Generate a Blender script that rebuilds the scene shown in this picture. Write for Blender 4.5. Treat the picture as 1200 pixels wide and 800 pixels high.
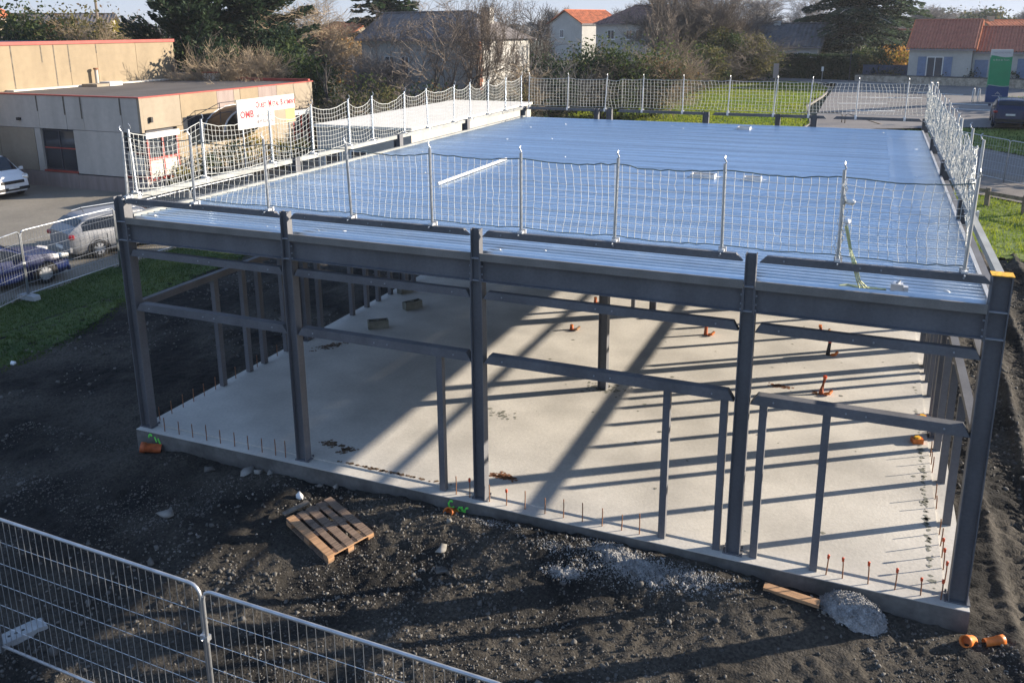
import bpy, math, random
import numpy as np
from mathutils import Matrix, Vector
R = math.radians
scn = bpy.context.scene
COL = scn.collection
for o in list(bpy.data.objects):
    bpy.data.objects.remove(o)

# ------------------------------------------------------------------ camera
cam_data = bpy.data.cameras.new('camera')
cam = bpy.data.objects.new('camera', cam_data)
COL.objects.link(cam)
r_ = Vector((0.925354, 0.379072, -0.004943)); u_ = Vector((-0.089775, 0.231779, 0.968617)); f_ = Vector((-0.368321, 0.89587, -0.248509))
cam.matrix_world = Matrix(((r_.x, u_.x, -f_.x, 12.0466), (r_.y, u_.y, -f_.y, -10.9659), (r_.z, u_.z, -f_.z, 7.1805), (0, 0, 0, 1)))
cam_data.sensor_width = 36.0
cam_data.lens = 36.0 * 1005.883 / 1200
cam_data.shift_x = -6.869 / 1200
cam_data.shift_y = -109.08 / 1200
cam_data.clip_start = 0.1
cam_data.clip_end = 6000
scn.camera = cam

# ------------------------------------------------------------------ sky, sun, exposure
SKY_K, SKY_T = 0.6, (1.34, 1.50, 1.98)
SUN_EL, SUN_AZ = R(17.0), math.atan2(0.835, 0.55)          # azimuth clockwise from +y
world = bpy.data.worlds.new('World'); scn.world = world; world.use_nodes = True
nt = world.node_tree; bg = nt.nodes['Background']
sky = nt.nodes.new('ShaderNodeTexSky'); sky.sky_type = 'NISHITA'; sky.sun_disc = False
sky.sun_elevation = SUN_EL; sky.sun_rotation = SUN_AZ
sky.air_density = 1.0; sky.dust_density = 0.35; sky.ozone_density = 2.2; sky.altitude = 50
# the camera's soft shoulder on the bright horizon, the same all round: c / (1 + k c), and a touch of blue
vm = nt.nodes.new('ShaderNodeVectorMath'); vm.operation = 'SCALE'; vm.inputs['Scale'].default_value = SKY_K
va = nt.nodes.new('ShaderNodeVectorMath'); va.operation = 'ADD'; va.inputs[1].default_value = (1, 1, 1)
vd = nt.nodes.new('ShaderNodeVectorMath'); vd.operation = 'DIVIDE'
vt = nt.nodes.new('ShaderNodeVectorMath'); vt.operation = 'MULTIPLY'; vt.inputs[1].default_value = SKY_T
nt.links.new(sky.outputs[0], vm.inputs[0]); nt.links.new(vm.outputs[0], va.inputs[0]); nt.links.new(sky.outputs[0], vd.inputs[0]); nt.links.new(va.outputs[0], vd.inputs[1])
nt.links.new(vd.outputs[0], vt.inputs[0]); nt.links.new(vt.outputs[0], bg.inputs[0]); bg.inputs[1].default_value = 0.15
sun_d = bpy.data.lights.new('sun', 'SUN'); sun_d.energy = 4.8; sun_d.angle = R(0.5); sun_d.color = (1.0, 0.88, 0.73)
sun = bpy.data.objects.new('sun', sun_d); COL.objects.link(sun)
sd = Vector((math.sin(SUN_AZ) * math.cos(SUN_EL), math.cos(SUN_AZ) * math.cos(SUN_EL), math.sin(SUN_EL)))
sun.rotation_euler = sd.to_track_quat('Z', 'Y').to_euler()
scn.view_settings.view_transform = 'Standard'; scn.view_settings.look = 'None'
scn.view_settings.exposure = 1.34; scn.view_settings.gamma = 1.0; scn.view_settings.use_curve_mapping = False
try:
    scn.cycles.use_denoising = True
    scn.cycles.max_bounces = 6; scn.cycles.diffuse_bounces = 3; scn.cycles.glossy_bounces = 3
    scn.cycles.transparent_max_bounces = 6; scn.cycles.caustics_reflective = False; scn.cycles.caustics_refractive = False
except Exception:
    pass

# ------------------------------------------------------------------ materials
MATS = {}
def M(name, col, rough=0.6, metal=0.0, var=0.12, scale=3.0, col2=None, bump=0.0, bscale=30.0, spec=0.4, stretch=(1, 1, 1), detail=4.0, contrast=(0.35, 0.65), emit=None, fine=0.0, fscale=60.0, orand=0.0):
    """principled material: a noise mix of two tones, a finer speckle and a fine relief"""
    m = bpy.data.materials.new(name); m.use_nodes = True
    t = m.node_tree; N = t.nodes; L = t.links; b = N['Principled BSDF']
    b.inputs['Roughness'].default_value = rough; b.inputs['Metallic'].default_value = metal
    b.inputs['Specular IOR Level'].default_value = spec
    tc = N.new('ShaderNodeTexCoord'); mp = N.new('ShaderNodeMapping'); mp.inputs['Scale'].default_value = stretch
    L.new(tc.outputs['Object'], mp.inputs[0])
    nz = N.new('ShaderNodeTexNoise'); nz.inputs['Scale'].default_value = scale; nz.inputs['Detail'].default_value = detail
    L.new(mp.outputs[0], nz.inputs['Vector'])
    rp = N.new('ShaderNodeValToRGB'); rp.color_ramp.elements[0].position = contrast[0]; rp.color_ramp.elements[1].position = contrast[1]
    a = tuple(c * (1 - var) for c in col); c2 = col2 or tuple(min(1, c * (1 + var)) for c in col)
    rp.color_ramp.elements[0].color = (*(a if col2 is None else col), 1); rp.color_ramp.elements[1].color = (*c2, 1)
    L.new(nz.outputs[0], rp.inputs[0]); out = rp.outputs[0]
    if fine > 0:
        n2 = N.new('ShaderNodeTexNoise'); n2.inputs['Scale'].default_value = fscale; n2.inputs['Detail'].default_value = 3
        L.new(tc.outputs['Object'], n2.inputs['Vector'])
        mr = N.new('ShaderNodeMapRange'); mr.inputs[1].default_value = 0.3; mr.inputs[2].default_value = 0.7
        mr.inputs[3].default_value = 1 - fine; mr.inputs[4].default_value = 1 + fine
        L.new(n2.outputs[0], mr.inputs[0])
        mx = N.new('ShaderNodeMix'); mx.data_type = 'RGBA'; mx.blend_type = 'MULTIPLY'; mx.inputs[0].default_value = 1
        L.new(out, mx.inputs[6]); L.new(mr.outputs[0], mx.inputs[7]); out = mx.outputs[2]
    if orand > 0:
        oi = N.new('ShaderNodeObjectInfo'); m3 = N.new('ShaderNodeMapRange'); m3.inputs[3].default_value = 1 - orand; m3.inputs[4].default_value = 1 + orand
        L.new(oi.outputs['Random'], m3.inputs[0]); mx = N.new('ShaderNodeMix'); mx.data_type = 'RGBA'; mx.blend_type = 'MULTIPLY'; mx.inputs[0].default_value = 1
        L.new(out, mx.inputs[6]); L.new(m3.outputs[0], mx.inputs[7]); out = mx.outputs[2]
    L.new(out, b.inputs['Base Color'])
    if bump > 0:
        nb = N.new('ShaderNodeTexNoise'); nb.inputs['Scale'].default_value = bscale; nb.inputs['Detail'].default_value = 5
        L.new(tc.outputs['Object'], nb.inputs['Vector'])
        bp = N.new('ShaderNodeBump'); bp.inputs['Strength'].default_value = bump; bp.inputs['Distance'].default_value = 0.02
        L.new(nb.outputs[0], bp.inputs['Height']); L.new(bp.outputs[0], b.inputs['Normal'])
    MATS[name] = m
    return m

M('steel', (0.142, 0.144, 0.154), 0.55, 0.0, 0.16, 1.6, stretch=(1, 1, 0.5), fine=0.08, fscale=25, bump=0.05, spec=0.2)
M('steel_mark', (0.30, 0.31, 0.33), 0.5)
M('galv', (0.50, 0.52, 0.54), 0.42, 0.75, 0.12, 6.0, fine=0.06)
M('trim_grey', (0.20, 0.19, 0.175), 0.65, 0.0, 0.15, 2.0, fine=0.08)
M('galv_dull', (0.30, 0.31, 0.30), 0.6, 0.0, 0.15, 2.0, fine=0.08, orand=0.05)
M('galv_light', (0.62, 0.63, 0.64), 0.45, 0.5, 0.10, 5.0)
M('deck', (0.50, 0.60, 0.71), 0.30, 0.85, 0.20, 1.3, fine=0.05, fscale=8, stretch=(0.12, 2.5, 1), orand=0.07)
M('deck_end', (0.54, 0.62, 0.71), 0.33, 0.85, 0.12, 0.7, fine=0.05, fscale=8, orand=0.06)
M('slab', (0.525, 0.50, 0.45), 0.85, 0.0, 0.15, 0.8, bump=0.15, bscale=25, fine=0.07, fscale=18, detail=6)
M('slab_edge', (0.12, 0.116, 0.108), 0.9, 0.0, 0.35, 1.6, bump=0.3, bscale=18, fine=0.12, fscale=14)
M('stain', (0.14, 0.095, 0.06), 0.9, 0.0, 0.3, 8)
M('rust', (0.22, 0.10, 0.05), 0.8, 0.0, 0.3, 30)
M('orange', (0.62, 0.17, 0.03), 0.45, 0.0, 0.15, 12)
M('orange_dark', (0.42, 0.10, 0.03), 0.6, 0.0, 0.25, 10)
M('yellow', (0.80, 0.42, 0.03), 0.6, 0.0, 0.25, 25, fine=0.25, fscale=40)
M('cap_red', (0.65, 0.09, 0.03), 0.5, 0.0, 0.2, 30)
M('rope', (0.56, 0.58, 0.56), 0.8, 0.0, 0.10, 4)
M('rope_dark', (0.12, 0.16, 0.15), 0.8, 0.0, 0.2, 4)
M('strap', (0.62, 0.64, 0.36), 0.8, 0.0, 0.2, 14)
M('white_bit', (0.80, 0.80, 0.78), 0.6, 0.0, 0.1, 10)
M('black', (0.012, 0.012, 0.013), 0.5, 0.0, 0.2, 10)
M('block', (0.20, 0.20, 0.165), 0.95, 0.0, 0.2, 6, bump=0.5, bscale=40, fine=0.15)
M('wood_new', (0.42, 0.245, 0.13), 0.75, 0.0, 0.25, 3.0, stretch=(1, 12, 12), fine=0.12)
M('wood_old', (0.20, 0.14, 0.10), 0.8, 0.0, 0.3, 3.0, stretch=(1, 12, 12), fine=0.15)
M('wood_grey', (0.19, 0.155, 0.12), 0.85, 0.0, 0.3, 3.0, stretch=(3, 3, 1), fine=0.15)
M('spray', (0.16, 0.75, 0.10), 0.6, 0.0, 0.15, 20)
M('stone', (0.115, 0.108, 0.097), 0.9, 0.0, 0.5, 1.7, fine=0.15, fscale=20)
M('stone_pale', (0.24, 0.228, 0.205), 0.9, 0.0, 0.4, 3, fine=0.1)
M('lime', (0.28, 0.277, 0.27), 0.95, 0.0, 0.25, 9, bump=0.8, bscale=60, fine=0.3, fscale=50)
M('conc_foot', (0.36, 0.37, 0.37), 0.9, 0.0, 0.15, 5, bump=0.2)
M('asphalt', (0.20, 0.18, 0.145), 0.9, 0.0, 0.12, 0.5, bump=0.15, bscale=60, fine=0.10, fscale=9, detail=6)
M('asphalt_road', (0.19, 0.175, 0.165), 0.9, 0.0, 0.12, 0.25, fine=0.08, fscale=5, detail=6)
M('path', (0.19, 0.165, 0.14), 0.9, 0.0, 0.1, 1.0, fine=0.08, fscale=10)
M('kerb', (0.24, 0.22, 0.19), 0.9, 0.0, 0.12, 1)
M('road_paint', (0.65, 0.65, 0.62), 0.7, 0.0, 0.15, 3)
M('field', (0.055, 0.062, 0.03), 0.95, 0.0, 0.25, 0.15)
M('lawn', (0.09, 0.14, 0.018), 0.95, 0.0, 0.3, 0.6, col2=(0.16, 0.20, 0.03), fine=0.25, fscale=6)
M('lawn_shaded', (0.036, 0.064, 0.014), 0.95, 0.0, 0.3, 0.6, col2=(0.072, 0.102, 0.024), fine=0.3, fscale=9)  # lawn green darkened in the colour for the strip in the building's shadow
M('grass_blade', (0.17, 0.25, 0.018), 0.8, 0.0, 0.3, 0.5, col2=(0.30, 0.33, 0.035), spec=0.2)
M('grass_shaded', (0.042, 0.078, 0.015), 0.85, 0.0, 0.3, 0.6, col2=(0.088, 0.122, 0.024), spec=0.2)  # blade green with shade put into the colour, for grass lying in shadow
M('bark', (0.12, 0.10, 0.085), 0.9, 0.0, 0.3, 3.0, bump=0.4, bscale=14)
M('bark_tan', (0.20, 0.145, 0.095), 0.9, 0.0, 0.25, 3.0)
M('bark_dark', (0.06, 0.052, 0.047), 0.9, 0.0, 0.3, 3.0)
M('bark_pale', (0.40, 0.37, 0.33), 0.9, 0.0, 0.25, 3.0)
M('twig', (0.19, 0.155, 0.125), 0.9, 0.0, 0.3, 0.8)
M('twig_tan', (0.34, 0.265, 0.175), 0.9, 0.0, 0.3, 0.8)
M('twig_grey', (0.24, 0.22, 0.205), 0.9, 0.0, 0.25, 0.5)
M('leaf_dark', (0.016, 0.034, 0.016), 0.7, 0.0, 0.35, 0.7, col2=(0.040, 0.066, 0.026), spec=0.25)
M('leaf_cypress', (0.018, 0.036, 0.022), 0.7, 0.0, 0.35, 0.6, col2=(0.045, 0.075, 0.035), spec=0.25)
M('leaf_cedar', (0.032, 0.052, 0.036), 0.7, 0.0, 0.3, 0.6, col2=(0.070, 0.10, 0.060), spec=0.25)
M('leaf_mid', (0.035, 0.060, 0.018), 0.7, 0.0, 0.3, 0.9, col2=(0.080, 0.105, 0.030), spec=0.25)
M('leaf_olive', (0.085, 0.082, 0.032), 0.75, 0.0, 0.3, 0.7, col2=(0.155, 0.14, 0.055), spec=0.2)
M('leaf_brown', (0.13, 0.085, 0.045), 0.85, 0.0, 0.3, 0.7, col2=(0.20, 0.135, 0.065), spec=0.15)
M('leaf_orange', (0.36, 0.19, 0.06), 0.8, 0.0, 0.25, 0.9, col2=(0.48, 0.30, 0.10), spec=0.15)
M('leaf_yellow', (0.24, 0.20, 0.03), 0.8, 0.0, 0.3, 0.9, col2=(0.33, 0.28, 0.05), spec=0.15)
M('leaf_white', (0.50, 0.45, 0.37), 0.8, 0.0, 0.3, 1.2, spec=0.15)
M('far_wood', (0.10, 0.095, 0.09), 0.95, 0.0, 0.25, 0.08)
M('render_cream', (0.27, 0.215, 0.142), 0.9, 0.0, 0.07, 1.2, stretch=(1, 1, 0.25), fine=0.05, fscale=3)
M('panel_grey', (0.45, 0.42, 0.375), 0.9, 0.0, 0.09, 0.8, stretch=(1.5, 1.5, 0.3), fine=0.05, fscale=4, detail=6)
M('panel_tan', (0.29, 0.245, 0.185), 0.9, 0.0, 0.07, 0.8, stretch=(1.5, 1.5, 0.3), fine=0.05, fscale=4, detail=6)
M('plinth', (0.27, 0.22, 0.20), 0.9, 0.0, 0.12, 2.0, stretch=(2, 2, 0.3))
M('streak', (0.12, 0.105, 0.085), 0.95, 0.0, 0.3, 6)
M('red_trim', (0.34, 0.06, 0.045), 0.55, 0.0, 0.12, 3)
M('roof_felt', (0.105, 0.092, 0.082), 0.95, 0.0, 0.2, 0.5, stretch=(1, 0.25, 1), fine=0.08)
M('roof_dark', (0.05, 0.05, 0.06), 0.7, 0.0, 0.2, 1)
M('white_roof', (0.70, 0.66, 0.58), 0.85, 0.0, 0.04, 1.0)
M('glass', (0.035, 0.04, 0.048), 0.06, 0.0, 0.1, 1, spec=0.8)
M('glass_blue', (0.05, 0.065, 0.09), 0.08, 0.0, 0.1, 1, spec=0.8)
M('curtain', (0.55, 0.50, 0.42), 0.8)
M('brown_awning', (0.12, 0.075, 0.035), 0.7, 0.0, 0.12, 3)
M('sign_white', (0.60, 0.59, 0.56), 0.55, 0.0, 0.03, 2)
M('sign_orange', (0.52, 0.34, 0.14), 0.55, 0.0, 0.08, 2)
M('text_red', (0.70, 0.04, 0.06), 0.5, 0.0, 0.05, 2)
M('text_grey', (0.28, 0.24, 0.26), 0.6, 0.0, 0.05, 2)
M('totem_green', (0.025, 0.30, 0.13), 0.45, 0.0, 0.06, 2)
M('totem_blue', (0.03, 0.075, 0.20), 0.45, 0.0, 0.06, 2)
M('wall_white', (0.47, 0.46, 0.43), 0.9, 0.0, 0.06, 1.0, fine=0.04, fscale=4)
M('wall_cream', (0.42, 0.36, 0.26), 0.9, 0.0, 0.06, 1.0, fine=0.04, fscale=4)
M('wall_stone', (0.42, 0.37, 0.30), 0.95, 0.0, 0.3, 3.0, fine=0.2, fscale=8)
M('brick', (0.36, 0.15, 0.09), 0.9, 0.0, 0.2, 4)
M('tile_orange', (0.50, 0.15, 0.06), 0.8, 0.0, 0.25, 1.5, fine=0.15, fscale=6)
M('tile_red', (0.42, 0.155, 0.095), 0.8, 0.0, 0.12, 2.5, fine=0.1, fscale=7)
M('tile_grey', (0.17, 0.15, 0.14), 0.8, 0.0, 0.25, 1.5, fine=0.15, fscale=6)
M('tile_brown', (0.17, 0.095, 0.075), 0.8, 0.0, 0.25, 1.5, fine=0.15, fscale=6)
M('slate', (0.085, 0.078, 0.078), 0.6, 0.0, 0.25, 1.5, fine=0.15, fscale=6)
M('shutter', (0.16, 0.22, 0.34), 0.6, 0.0, 0.1, 4)
M('frame_white', (0.75, 0.75, 0.73), 0.5, 0.0, 0.05, 3)
M('gate_blue', (0.035, 0.05, 0.10), 0.5, 0.0, 0.1, 3)
M('mesh_green', (0.10, 0.13, 0.14), 0.5, 0.3, 0.1, 3)
M('tyre', (0.018, 0.018, 0.019), 0.85, 0.0, 0.2, 12)
M('rim', (0.62, 0.63, 0.65), 0.3, 0.7, 0.05, 5)
M('car_silver', (0.26, 0.265, 0.275), 0.36, 0.2, 0.04, 2, spec=0.45)
M('car_blue', (0.010, 0.018, 0.070), 0.34, 0.0, 0.06, 2, spec=0.4)
M('car_white', (0.78, 0.78, 0.78), 0.28, 0.0, 0.03, 2, spec=0.6)
M('car_dark', (0.008, 0.018, 0.065), 0.25, 0.0, 0.06, 2, spec=0.4)
M('car_glass', (0.010, 0.013, 0.018), 0.06, 0.0, 0.05, 2, spec=0.5)
M('plastic', (0.02, 0.02, 0.021), 0.6, 0.0, 0.1, 8)
M('lamp_red', (0.35, 0.015, 0.02), 0.2, 0.0, 0.05, 5, spec=0.8)
M('lamp_clear', (0.80, 0.78, 0.72), 0.12, 0.3, 0.05, 5, spec=0.9)
M('plate', (0.78, 0.78, 0.74), 0.5)
M('wire', (0.03, 0.03, 0.03), 0.6)

# light passes through blades and leaves
for k, mm in MATS.items():
    if k.startswith('leaf_') or k.startswith('grass_'):
        t_ = mm.node_tree; pr_ = t_.nodes['Principled BSDF']; tr_ = t_.nodes.new('ShaderNodeBsdfTranslucent'); mx_ = t_.nodes.new('ShaderNodeMixShader'); mx_.inputs[0].default_value = 0.42
        src_ = pr_.inputs['Base Color'].links[0].from_socket; t_.links.new(src_, tr_.inputs[0]); t_.links.new(pr_.outputs[0], mx_.inputs[1]); t_.links.new(tr_.outputs[0], mx_.inputs[2]); t_.links.new(mx_.outputs[0], t_.nodes['Material Output'].inputs[0])

# ------------------------------------------------------------------ objects
def tag(o, label=None, cat=None, group=None, kind=None):
    if label: o['label'] = label
    if cat: o['category'] = cat
    if group: o['group'] = group
    if kind: o['kind'] = kind
    return o
def thing(name, label, cat, loc=(0, 0, 0), rz=0.0, group=None):
    o = bpy.data.objects.new(name, None); COL.objects.link(o)
    o.empty_display_size = 0.2
    o.location = loc; o.rotation_euler = (0, 0, rz)
    return tag(o, label, cat, group)
def obj(name, mesh, parent=None, loc=None, rot=None):
    o = bpy.data.objects.new(name, mesh); COL.objects.link(o)
    if parent: o.parent = parent
    if loc: o.location = loc
    if rot: o.rotation_euler = rot
    return o
def copy_tree(o, parent=None):
    c = o.copy(); COL.objects.link(c)
    if parent: c.parent = parent
    for ch in list(o.children): copy_tree(ch, c)
    return c

class MB:
    def __init__(s): s.v = []; s.f = []; s.m = []; s.mi = 0
    def add(s, vs, fs):
        n = len(s.v); s.v += [tuple(p) for p in vs]; s.f += [tuple(i + n for i in f) for f in fs]; s.m += [s.mi] * len(fs)
        return s
    def box(s, x0, x1, y0, y1, z0, z1):
        return s.add([(x0, y0, z0), (x1, y0, z0), (x1, y1, z0), (x0, y1, z0), (x0, y0, z1), (x1, y0, z1), (x1, y1, z1), (x0, y1, z1)],
                     [(3, 2, 1, 0), (4, 5, 6, 7), (0, 1, 5, 4), (1, 2, 6, 5), (2, 3, 7, 6), (3, 0, 4, 7)])
    def prism(s, poly, axis, a0, a1):
        """polygon extruded along an axis; poly in the two other axes in cyclic order"""
        n = len(poly)
        def P(p, a):
            return {'x': (a, p[0], p[1]), 'y': (p[0], a, p[1]), 'z': (p[0], p[1], a)}[axis]
        vs = [P(p, a0) for p in poly] + [P(p, a1) for p in poly]
        fs = [(i, (i + 1) % n, n + (i + 1) % n, n + i) for i in range(n)] + [tuple(range(n))[::-1], tuple(range(n, 2 * n))]
        return s.add(vs, fs)
    def tube(s, pts, r, n=6, cap=True):
        pts = [Vector(p) for p in pts]; rings = []
        rs = r if isinstance(r, (list, tuple)) else [r] * len(pts)
        for i, p in enumerate(pts):
            if i == 0: d = pts[1] - p
            elif i == len(pts) - 1: d = p - pts[-2]
            else: d = (pts[i + 1] - p).normalized() + (p - pts[i - 1]).normalized()
            d.normalize(); a = Vector((0, 0, 1)) if abs(d.z) < 0.9 else Vector((1, 0, 0))
            e1 = d.cross(a).normalized(); e2 = d.cross(e1)
            rings.append([p + (e1 * math.cos(2 * math.pi * k / n) + e2 * math.sin(2 * math.pi * k / n)) * rs[i] for k in range(n)])
        vs = [q for ring in rings for q in ring]; fs = []
        for i in range(len(pts) - 1):
            for k in range(n):
                fs.append((i * n + k, i * n + (k + 1) % n, (i + 1) * n + (k + 1) % n, (i + 1) * n + k))
        if cap: fs += [tuple(range(n)), tuple(range((len(pts) - 1) * n, len(pts) * n))[::-1]]
        return s.add(vs, fs)
    def hsec(s, x, y0, y1, z0, z1, h=0.2, t=0.013):
        """upright H section, flanges facing +-x"""
        s.box(x - h / 2, x - h / 2 + t, y0, y1, z0, z1); s.box(x + h / 2 - t, x + h / 2, y0, y1, z0, z1)
        ym = (y0 + y1) / 2
        return s.box(x - h / 2 + t, x + h / 2 - t, ym - 0.005, ym + 0.005, z0, z1)
    def mesh(s, name, *mats, smooth=False):
        me = bpy.data.meshes.new(name); me.from_pydata(s.v, [], s.f)
        for m in mats: me.materials.append(MATS[m])
        if len(mats) > 1: me.polygons.foreach_set('material_index', s.m)
        if smooth: me.polygons.foreach_set('use_smooth', [True] * len(s.f))
        me.validate(); 
        import bmesh
        bm = bmesh.new(); bm.from_mesh(me); bmesh.ops.recalc_face_normals(bm, faces=bm.faces); bm.to_mesh(me); bm.free()
        return me
    def build(s, name, mat, parent=None, smooth=False, loc=None, rot=None):
        return obj(name, s.mesh(name, *( [mat] if isinstance(mat, str) else mat), smooth=smooth), parent, loc, rot)

def np_mesh(name, V, F, *mats, smooth=False, mi=None):
    me = bpy.data.meshes.new(name); V = np.asarray(V, np.float32); F = np.asarray(F, np.int32)
    n, k = F.shape
    me.vertices.add(len(V)); me.vertices.foreach_set('co', V.ravel())
    me.loops.add(n * k); me.loops.foreach_set('vertex_index', F.ravel())
    me.polygons.add(n); me.polygons.foreach_set('loop_start', np.arange(0, n * k, k, dtype=np.int32))
    try: me.polygons.foreach_set('loop_total', np.full(n, k, np.int32))
    except Exception: pass
    if smooth: me.polygons.foreach_set('use_smooth', np.ones(n, bool))
    for m in mats: me.materials.append(MATS[m])
    if mi is not None: me.polygons.foreach_set('material_index', np.asarray(mi, np.int32))
    me.update(calc_edges=True); me.validate()
    return me
def seg_arrays(P0, P1, R0, R1, n=3):
    P0 = np.asarray(P0, float); P1 = np.asarray(P1, float); R0 = np.asarray(R0, float)[:, None]; R1 = np.asarray(R1, float)[:, None]
    d = P1 - P0; d /= np.maximum(np.linalg.norm(d, axis=1, keepdims=True), 1e-9)
    a = np.where(np.abs(d[:, 2:3]) < 0.9, np.array([[0, 0, 1.0]]), np.array([[1.0, 0, 0]]))
    e1 = np.cross(d, a); e1 /= np.linalg.norm(e1, axis=1, keepdims=True); e2 = np.cross(d, e1)
    N = len(P0); V = np.zeros((N, 2 * n, 3))
    for k in range(n):
        c, s = math.cos(2 * math.pi * k / n), math.sin(2 * math.pi * k / n)
        V[:, k] = P0 + (e1 * c + e2 * s) * R0; V[:, n + k] = P1 + (e1 * c + e2 * s) * R1
    base = np.array([[k, (k + 1) % n, n + (k + 1) % n, n + k] for k in range(n)])
    F = (np.arange(N)[:, None, None] * (2 * n) + base[None]).reshape(-1, 4)
    return V.reshape(-1, 3), F
def merge(parts):
    Vs, Fs, n = [], [], 0
    for V, F in parts:
        Vs.append(V); Fs.append(F + n); n += len(V)
    return np.concatenate(Vs), np.concatenate(Fs)
def fan_noise(X, Y, seed, scale, octaves=4, gain=0.5):
    """smooth value noise on arrays of x, y"""
    rg = np.random.default_rng(seed); out = np.zeros_like(X, dtype=float); amp = 1.0; tot = 0
    for o in range(octaves):
        G = rg.random((128, 128)); xs = X * scale; ys = Y * scale
        xi = np.floor(xs).astype(int); yi = np.floor(ys).astype(int); fx = xs - xi; fy = ys - yi
        fx = fx * fx * (3 - 2 * fx); fy = fy * fy * (3 - 2 * fy)
        g = lambda a, b: G[a % 128, b % 128]
        out += amp * ((g(xi, yi) * (1 - fx) + g(xi + 1, yi) * fx) * (1 - fy) + (g(xi, yi + 1) * (1 - fx) + g(xi + 1, yi + 1) * fx) * fy)
        tot += amp; amp *= gain; scale *= 2.03
    return out / tot - 0.5
def gz(y):
    return -0.35 + 0.06 * np.clip(np.asarray(y, float) - 28, 0, 47)
def gzf(y): return float(gz(y))
def ordinal(i): return ['first', 'second', 'third', 'fourth', 'fifth', 'sixth', 'seventh', 'eighth', 'ninth', 'tenth', 'eleventh', 'twelfth', 'thirteenth', 'fourteenth', 'fifteenth'][i]
def text_mesh(name, body, size, mat, sx=1.0, depth=0.004, bold=0.0):
    cu = bpy.data.curves.new(name, 'FONT'); cu.body = body; cu.size = size; cu.extrude = depth / 2; cu.offset = bold; cu.align_x = 'LEFT'; cu.resolution_u = 2
    o = bpy.data.objects.new(name, cu); COL.objects.link(o)
    dg = bpy.context.evaluated_depsgraph_get()
    me = bpy.data.meshes.new_from_object(o.evaluated_get(dg)); me.name = name
    bpy.data.objects.remove(o); bpy.data.curves.remove(cu)
    me.materials.clear(); me.materials.append(MATS[mat])
    for v in me.vertices: v.co.x *= sx
    return me
# ------------------------------------------------------------------ ground
M('dirt', (0.019, 0.018, 0.0165), 0.95, 0.0, 0.3, 0.55, col2=(0.064, 0.057, 0.047), bump=1.0, bscale=34, fine=0.45, fscale=22, detail=8, contrast=(0.41, 0.62), spec=0.15)
def dirt_h(X, Y):
    X = np.asarray(X, float); Y = np.asarray(Y, float)
    h = -0.35 + 0.16 * fan_noise(X + 40, Y + 40, 3, 0.22, 3) + 0.11 * fan_noise(X + 40, Y + 40, 5, 0.9, 3) + 0.065 * fan_noise(X + 40, Y + 40, 7, 3.6, 3, 0.62) + 0.03 * np.maximum(0, fan_noise(X + 40, Y + 40, 8, 6.5, 2, 0.7)) + 0.045 * fan_noise(X + 40, Y + 40, 9, 12.0, 1)
    # spoil pushed against the front of the slab
    h += 0.17 * np.exp(-((Y + 0.45) / 0.6) ** 2) * (0.3 + 1.1 * np.clip((X - 2.5) / 4, 0, 1) * np.clip((13.2 - X) / 3, 0, 1))
    h -= 0.16 * np.exp(-(((X + 0.35) / 0.5) ** 2 + ((Y + 0.2) / 0.4) ** 2))
    h += 0.09 * np.exp(-(((X - 2.9) / 1.6) ** 2 + ((Y + 2.6) / 1.2) ** 2)) - 0.10 * np.exp(-(((X - 10.5) / 2.2) ** 2 + ((Y + 4.2) / 0.7) ** 2))
    # tyre ruts with lug marks down the right side and along the front
    def rut(u, v, c, w, deep, seed):
        cc = c + 0.35 * fan_noise(v * 0 + 3.3, v + 20, seed, 0.12, 2)
        a = np.abs(u - cc); inside = np.clip(1 - (a / w) ** 4, 0, 1)
        lug = np.sin((v + np.abs(u - cc) * 0.75) * 2 * math.pi / 0.19) * (0.55 + fan_noise(u + 9, v + 31, seed + 1, 1.4, 2))
        rim = np.exp(-((a - w * 1.15) / 0.10) ** 2)
        return -deep * inside + 0.045 * inside * lug + 0.035 * rim
    side = np.clip((X - 13.9) / 0.4, 0, 1)
    h += side * (0.10 * fan_noise(X + 40, Y + 40, 17, 2.2, 3) - 0.10 * np.exp(-((X - 15.6 + 0.5 * np.sin(Y * 0.5)) / 0.4) ** 2) + 0.016 * np.sin((Y + 0.8 * X) * 2 * math.pi / 0.34) * (0.4 + fan_noise(X + 12, Y + 12, 19, 1.1, 2)) + 0 * X)
    h += side * 1.5 * (rut(X, Y, 14.75, 0.38, 0.05, 21) + rut(X, Y, 16.35, 0.42, 0.06, 23) + rut(X, Y, 15.55, 0.3, 0.03, 27))
    left = np.clip((-1.0 - X) / 0.6, 0, 1) * np.clip((Y - 3) / 2, 0, 1)
    h += 0.5 * left * (rut(X, Y, -2.6, 0.3, 0.06, 41) + rut(X, Y, -4.4, 0.3, 0.06, 43))
    fr = np.clip((-3.0 - Y) / 0.5, 0, 1) * np.clip((X - 7) / 1.0, 0, 1)
    h += 0.8 * fr * (rut(Y, X, -4.7, 0.32, 0.07, 33) + rut(Y, X, -3.35, 0.32, 0.06, 35))
    return np.maximum(h, -0.62)
def grid_sheet(name, x0, x1, y0, y1, st, hf, mat, kind='structure'):
    nx = int(round((x1 - x0) / st)) + 1; ny = int(round((y1 - y0) / st)) + 1
    X, Y = np.meshgrid(np.linspace(x0, x1, nx), np.linspace(y0, y1, ny)); Z = hf(X, Y)
    V = np.stack([X, Y, Z], -1).reshape(-1, 3); i = np.arange(ny - 1)[:, None] * nx + np.arange(nx - 1)[None]
    F = np.stack([i, i + 1, i + nx + 1, i + nx], -1).reshape(-1, 4)
    return tag(obj(name, np_mesh(name, V, F, mat, smooth=True)), kind=kind)
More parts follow.
